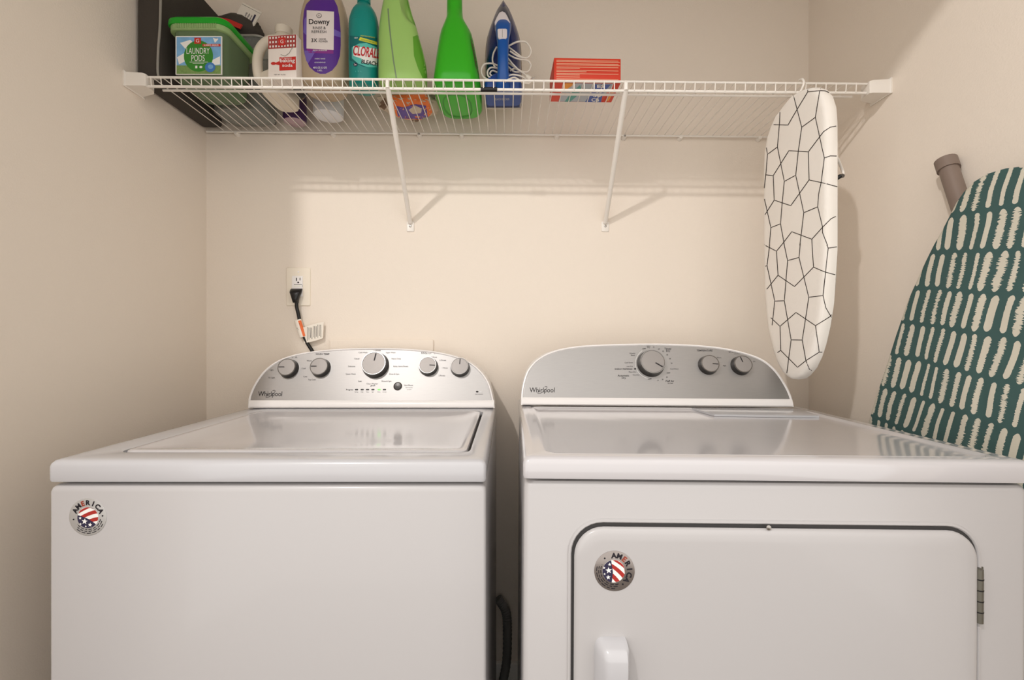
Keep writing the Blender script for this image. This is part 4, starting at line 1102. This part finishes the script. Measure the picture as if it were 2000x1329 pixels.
# gathers on the wrapped edge of the cover
for v_ in b.bm.verts:
    if v_.co.x > XB + .010 and v_.co.x < XB + .0275:
        w = .0012 * math.sin(v_.co.z * 210) * (1 if v_.co.y < 1.15 else .5); v_.co.y += w
bmesh.ops.triangulate(b.bm, faces=[f for f in b.bm.faces if len(f.verts) > 4])
pr = Print(b, .0004)
Z1 = lambda p: (1440 + p[0] / 3.497, 100 + p[1] / 3.497)
Z2 = lambda p: (1440 + p[0] / 3.909, 440 + p[1] / 3.909)
L1 = [[(385, 305), (441, 520)], [(484, 236), (482, 278), (408, 400), (347, 505), (235, 502), (236, 465)], [(235, 502), (189, 598), (207, 705), (275, 655)], [(482, 278), (570, 270), (600, 272), (665, 302)],
 [(610, 220), (575, 240), (563, 275), (534, 452), (441, 520), (418, 680), (400, 848)], [(293, 385), (290, 480), (275, 655), (322, 890), (400, 848), (455, 1104), (550, 1064), (556, 980), (575, 890), (595, 730), (534, 452)],
 [(675, 512), (635, 520), (590, 550), (486, 688), (353, 680), (246, 851), (165, 842)], [(486, 688), (491, 880), (366, 1056), (253, 1018), (246, 851)], [(207, 705), (197, 830), (180, 982), (168, 990)],
 [(180, 982), (230, 1206), (296, 1180), (308, 1030), (322, 890)], [(253, 1018), (175, 1142)], [(595, 730), (635, 716), (678, 717)], [(491, 880), (585, 900), (683, 927)], [(455, 1104), (428, 1329)],
 [(550, 1064), (583, 1200), (583, 1240), (617, 1329)], [(688, 1122), (640, 1145), (582, 1205), (510, 1285), (373, 1234), (300, 1329)], [(230, 1206), (220, 1329)], [(296, 1180), (323, 1329)], [(510, 1285), (512, 1329)]]
L2 = [[(357, 140), (385, 271), (472, 247), (482, 140)], [(205, 150), (300, 199), (335, 156)], [(248, 150), (228, 310), (213, 314)], [(228, 310), (287, 580), (360, 578), (385, 271)], [(300, 199), (312, 383), (226, 490)],
 [(312, 383), (438, 469), (583, 321), (572, 150)], [(583, 321), (670, 358), (778, 388)], [(683, 150), (694, 176), (680, 300), (670, 400), (655, 538), (547, 551), (472, 247)], [(694, 176), (776, 163)], [(547, 551), (497, 878), (412, 876), (360, 578)],
 [(655, 538), (675, 630), (718, 705)], [(257, 707), (327, 773), (449, 667), (598, 768), (705, 700), (735, 668)], [(287, 580), (267, 765)], [(327, 773), (332, 957), (307, 974)], [(332, 957), (461, 1086), (525, 1035), (625, 970), (598, 768)],
 [(625, 970), (648, 970)], [(412, 876), (379, 1130)], [(497, 878), (525, 1035), (550, 1100), (585, 1120)]]
for L_, Zf in ((L1, Z1), (L2, Z2)):
    for q in L_: pr.line([Zf(p) for p in q], 1.5, LINE, 1, step=4)
b.build('padded_cover', hb2, recalc=False)
b = MB()
ob = [(p[0], p[1], p[2]) for p in bloop(XB + .031, .016)]
b.loft([bloop(XB + .0300, .014), bloop(XB + .033, .014), bloop(XB + .034, .018)], PLAST, smooth=False); b.build('board_tray', hb2)
b = MB()
# hook over the shelf rail
yh = 1.172
hook = [(XB + .038, yh + .0, EYE + .54), (XB + .040, yh, EYE + .62), (XB + .040, yh - .007, EYE + .640), (XB + .041, yh - .0095, EYE + .652), (XB + .041, yh - .006, EYE + .659), (XB + .041, yh + .001, EYE + .660), (XB + .041, yh + .008, EYE + .657), (XB + .041, yh + .010, EYE + .645)]
hook = [PX(1560, 190, XB + .036), PX(1564, 178, XB + .038), PX(1568.5, 168, XB + .040), PX(1570, 160, XB + .041), PX(1567, 155, XB + .041), PX(1561.5, 156.5, XB + .041)]
b.tube(catmull([Vector((XB + .036, hook[0].y, EYE + .55))] + hook, 6), .0028, WIREM, 10); b.build('hanging_hook', hb2)
for yo in (0,):
    b = MB(); a0 = PX(1634, 306, .742); a1 = PX(1645, 332, .765); a2 = PX(1647, 341, .765); a3 = PX(1640, 345, .748)
    b.tube(catmull([Vector((.742, 1.10, EYE + .46)), Vector((.742, a0.y + .02, a0.z + .03)), a0, a1, a2, a3], 6), .0030, WIREM, 10); b.build('folding_leg', hb2)
    b = MB(); b.tube([a2 + Vector((-.002, 0, -.003)), a3, Vector((.742, a3.y + .004, a3.z - .004))], .0048, BLACK, 10); b.build('leg_tip', hb2)

# ------------------------------------------------------------------ large green ironing board leaning in the gap by the right wall
def GX(zw): return .775 + .118 * zw / 1.4      # plane of the board
A_top = GX(1.40)
sl = (.118 / 1.4); nrm = Vector((-1, 0, sl)).normalized()
c0 = Vector((GX(0), 0, 0))
edge = [(2012, 328), (1985, 329), (1960, 332), (1930, 341), (1905, 356), (1885, 376), (1870, 397), (1856, 425), (1843, 450), (1826, 480), (1811, 510), (1795, 545), (1776, 587), (1764, 622), (1752, 657), (1738, 702), (1725, 742), (1711, 783), (1700, 822)]
E = [PP(x_, y_, c0, nrm) for x_, y_ in edge]
nose = E[0]
# board axis: leans back in its own plane
ax0 = Vector((nose.y, nose.z)); axd = Vector((math.sin(math.radians(9)), -math.cos(math.radians(9)))); axn = Vector((axd.y * -1, axd.x))
def toab(p): d = Vector((p.y, p.z)) - ax0; return d.dot(axd), d.dot(axn)
prof = [toab(p) for p in E]
prof = [(a, abs(w)) for a, w in prof]
prof[0] = (0.0, 0.0005)
wl_ = prof[-1][1]; al = prof[-1][0]
full = .0
prof2 = prof + [(al + .10, wl_ + .012), (al + .25, wl_ + .018), (al + .5, wl_ + .018), (al + .78, wl_ + .016), (al + .84, wl_ + .004), (al + .865, wl_ - .03), (al + .87, .001)]
maxa = (nose.z - .02) / math.cos(math.radians(9))
prof2 = [(a, w) for a, w in prof2]
k_ = maxa / prof2[-1][0]
prof2 = [(a if a <= al else al + (a - al) * (maxa - al) / (prof2[-1][0] - al), w) for a, w in prof2]
def gpt(a, w, off):
    q = ax0 + axd * a + axn * w
    return Vector((GX(q.y), q.x, q.y)) + nrm * off
sgnw = 1 if toab(E[8])[1] > 0 else -1
def gloop(off, ins):
    n_ = len(prof2); A1 = []; B1 = []
    for i, (a, w) in enumerate(prof2):
        aa = a + (ins if i == 0 else 0) - (ins if i == n_ - 1 else 0); ww = max(w - ins, .0005)
        A1.append(gpt(aa, sgnw * ww, off)); B1.append(gpt(aa, -sgnw * ww, off))
    return A1 + B1[::-1]
gb = empty('ironing_board', Vector((GX(0), ax0.x + axd.x * maxa, 0.0))); tag(gb, 'large dark green ironing board with white brush strokes leaning between dryer and right wall', 'ironing board')
def stroke_mat():
    m = bpy.data.materials.new('green_brush_stroke_cotton'); m.use_nodes = True; nt = m.node_tree; N = nt.nodes; L = nt.links; bs_ = N['Principled BSDF']
    bs_.inputs['Roughness'].default_value = .85; bs_.inputs['Specular IOR Level'].default_value = .2
    def math_(op, a, b2=None, c=None):
        n = N.new('ShaderNodeMath'); n.operation = op
        for i, q in enumerate((a, b2, c)):
            if q is None: continue
            if isinstance(q, (int, float)): n.inputs[i].default_value = q
            else: L.new(q, n.inputs[i])
        return n.outputs[0]
    uv = N.new('ShaderNodeUVMap'); uv.uv_map = 'UVMap'; sp = N.new('ShaderNodeSeparateXYZ'); L.new(uv.outputs[0], sp.inputs[0])
    wob = N.new('ShaderNodeTexNoise'); wob.inputs['Scale'].default_value = 9; wob.inputs['Detail'].default_value = 1; L.new(uv.outputs[0], wob.inputs['Vector'])
    u0, v0 = sp.outputs[0], sp.outputs[1]
    v1 = math_('ADD', v0, math_('MULTIPLY', math_('SUBTRACT', wob.outputs['Fac'], .5), .012))
    vr = math_('DIVIDE', v1, .0745); row = math_('FLOOR', vr); fv = math_('SUBTRACT', vr, row)
    wr = N.new('ShaderNodeTexWhiteNoise'); wr.noise_dimensions = '1D'; L.new(row, wr.inputs['W'])
    slant = math_('MULTIPLY', math_('SUBTRACT', wr.outputs['Value'], .45), .5)
    uu = math_('ADD', math_('DIVIDE', u0, .0232), math_('ADD', math_('MULTIPLY', wr.outputs['Value'], 7.3), math_('MULTIPLY', slant, math_('SUBTRACT', fv, .5))))
    uu = math_('ADD', uu, math_('MULTIPLY', math_('SUBTRACT', wob.outputs['Fac'], .5), .9))
    colm = math_('FLOOR', uu); fu = math_('SUBTRACT', uu, colm)
    cv = N.new('ShaderNodeCombineXYZ'); L.new(colm, cv.inputs[0]); L.new(row, cv.inputs[1])
    wc = N.new('ShaderNodeTexWhiteNoise'); wc.noise_dimensions = '2D'; L.new(cv.outputs[0], wc.inputs['Vector'])
    sc = N.new('ShaderNodeSeparateColor'); L.new(wc.outputs['Color'], sc.inputs[0])
    # ragged edge: noise stretched across the stroke
    mp = N.new('ShaderNodeMapping'); mp.inputs['Scale'].default_value = (60, 520, 1); L.new(uv.outputs[0], mp.inputs[0])
    rg = N.new('ShaderNodeTexNoise'); rg.inputs['Scale'].default_value = 1; rg.inputs['Detail'].default_value = 2; L.new(mp.outputs[0], rg.inputs['Vector'])
    rag = math_('MULTIPLY', math_('SUBTRACT', rg.outputs['Fac'], .5), math_('ADD', math_('MULTIPLY', math_('MULTIPLY', sc.outputs[1], sc.outputs[1]), .9), .10))
    half = math_('ADD', math_('MULTIPLY', sc.outputs[0], .13), .155)
    cx_ = math_('ADD', math_('MULTIPLY', math_('SUBTRACT', sc.outputs[2], .5), .12), .5)
    du = math_('ABSOLUTE', math_('SUBTRACT', fu, cx_))
    mu = math_('LESS_THAN', math_('ADD', du, rag), half)
    dv = math_('ABSOLUTE', math_('SUBTRACT', fv, .5))
    # rounded ends
    ends = math_('SUBTRACT', math_('ADD', .468, math_('MULTIPLY', math_('SUBTRACT', sc.outputs[1], .7), .05)), math_('MULTIPLY', math_('MULTIPLY', du, du), 1.2))
    mv = math_('LESS_THAN', dv, ends)
    mk = math_('MULTIPLY', mu, mv)
    mx = N.new('ShaderNodeMix'); mx.data_type = 'RGBA'; L.new(mk, mx.inputs[0])
    mx.inputs[6].default_value = lin((66, 92, 90)) + (1,); mx.inputs[7].default_value = lin((208, 202, 186)) + (1,)
    L.new(mx.outputs[2], bs_.inputs['Base Color'])
    nb = N.new('ShaderNodeTexNoise'); nb.inputs['Scale'].default_value = 18; L.new(uv.outputs[0], nb.inputs['Vector']); bp = N.new('ShaderNodeBump'); bp.inputs['Strength'].default_value = .25; bp.inputs['Distance'].default_value = .01
    L.new(nb.outputs['Fac'], bp.inputs['Height']); L.new(bp.outputs['Normal'], bs_.inputs['Normal'])
    return m
STK = stroke_mat()
b = MB()
b.loft([gloop(-.012, .010), gloop(-.011, .002), gloop(-.006, -.001), gloop(.002, -.0005), gloop(.005, .003), gloop(.0062, .010)], STK)
bmesh.ops.triangulate(b.bm, faces=[f for f in b.bm.faces if len(f.verts) > 4])
ul = b.bm.loops.layers.uv.new('UVMap')
for f in b.bm.faces:
    for lp in f.loops:
        co = lp.vert.co; a, w = toab(co); extra = (co - Vector((GX(co.z), co.y, co.z))).dot(nrm)
        lp[ul].uv = (w * -sgnw + .5 + max(0, .002 - extra) * (-1 if w * sgnw > 0 else 1), 2.0 - a)
b.build('padded_cover', gb)
b = MB(); MET = mat('grey_board_metal', (128, 120, 114), .4, metal=.3)
b.loft([gloop(-.0125, .014), gloop(-.019, .014), gloop(-.020, .02)], MET, smooth=False); b.build('board_frame', gb)
GT = mat('taupe_leg_tube', (128, 112, 102), .45, spec=.4)
b = MB()
xt = A_top + .008
p0 = PX(1850, 322, .9375); p1 = PX(1880, 412, .930)
dd = (p1 - p0).normalized()
b.tube([p0, p1, p1 + dd * .16], .0165, GT, 24)
b.build('leg_tube', gb)
b = MB(); b.tube([p0 - dd * .012, p0 - dd * .011, p0 + dd * .012, p0 + dd * .013], .0195, GT, 24); 
b.build('leg_end_cap', gb)

for o in list(bpy.data.objects):
    if '_o' in o: del o['_o']
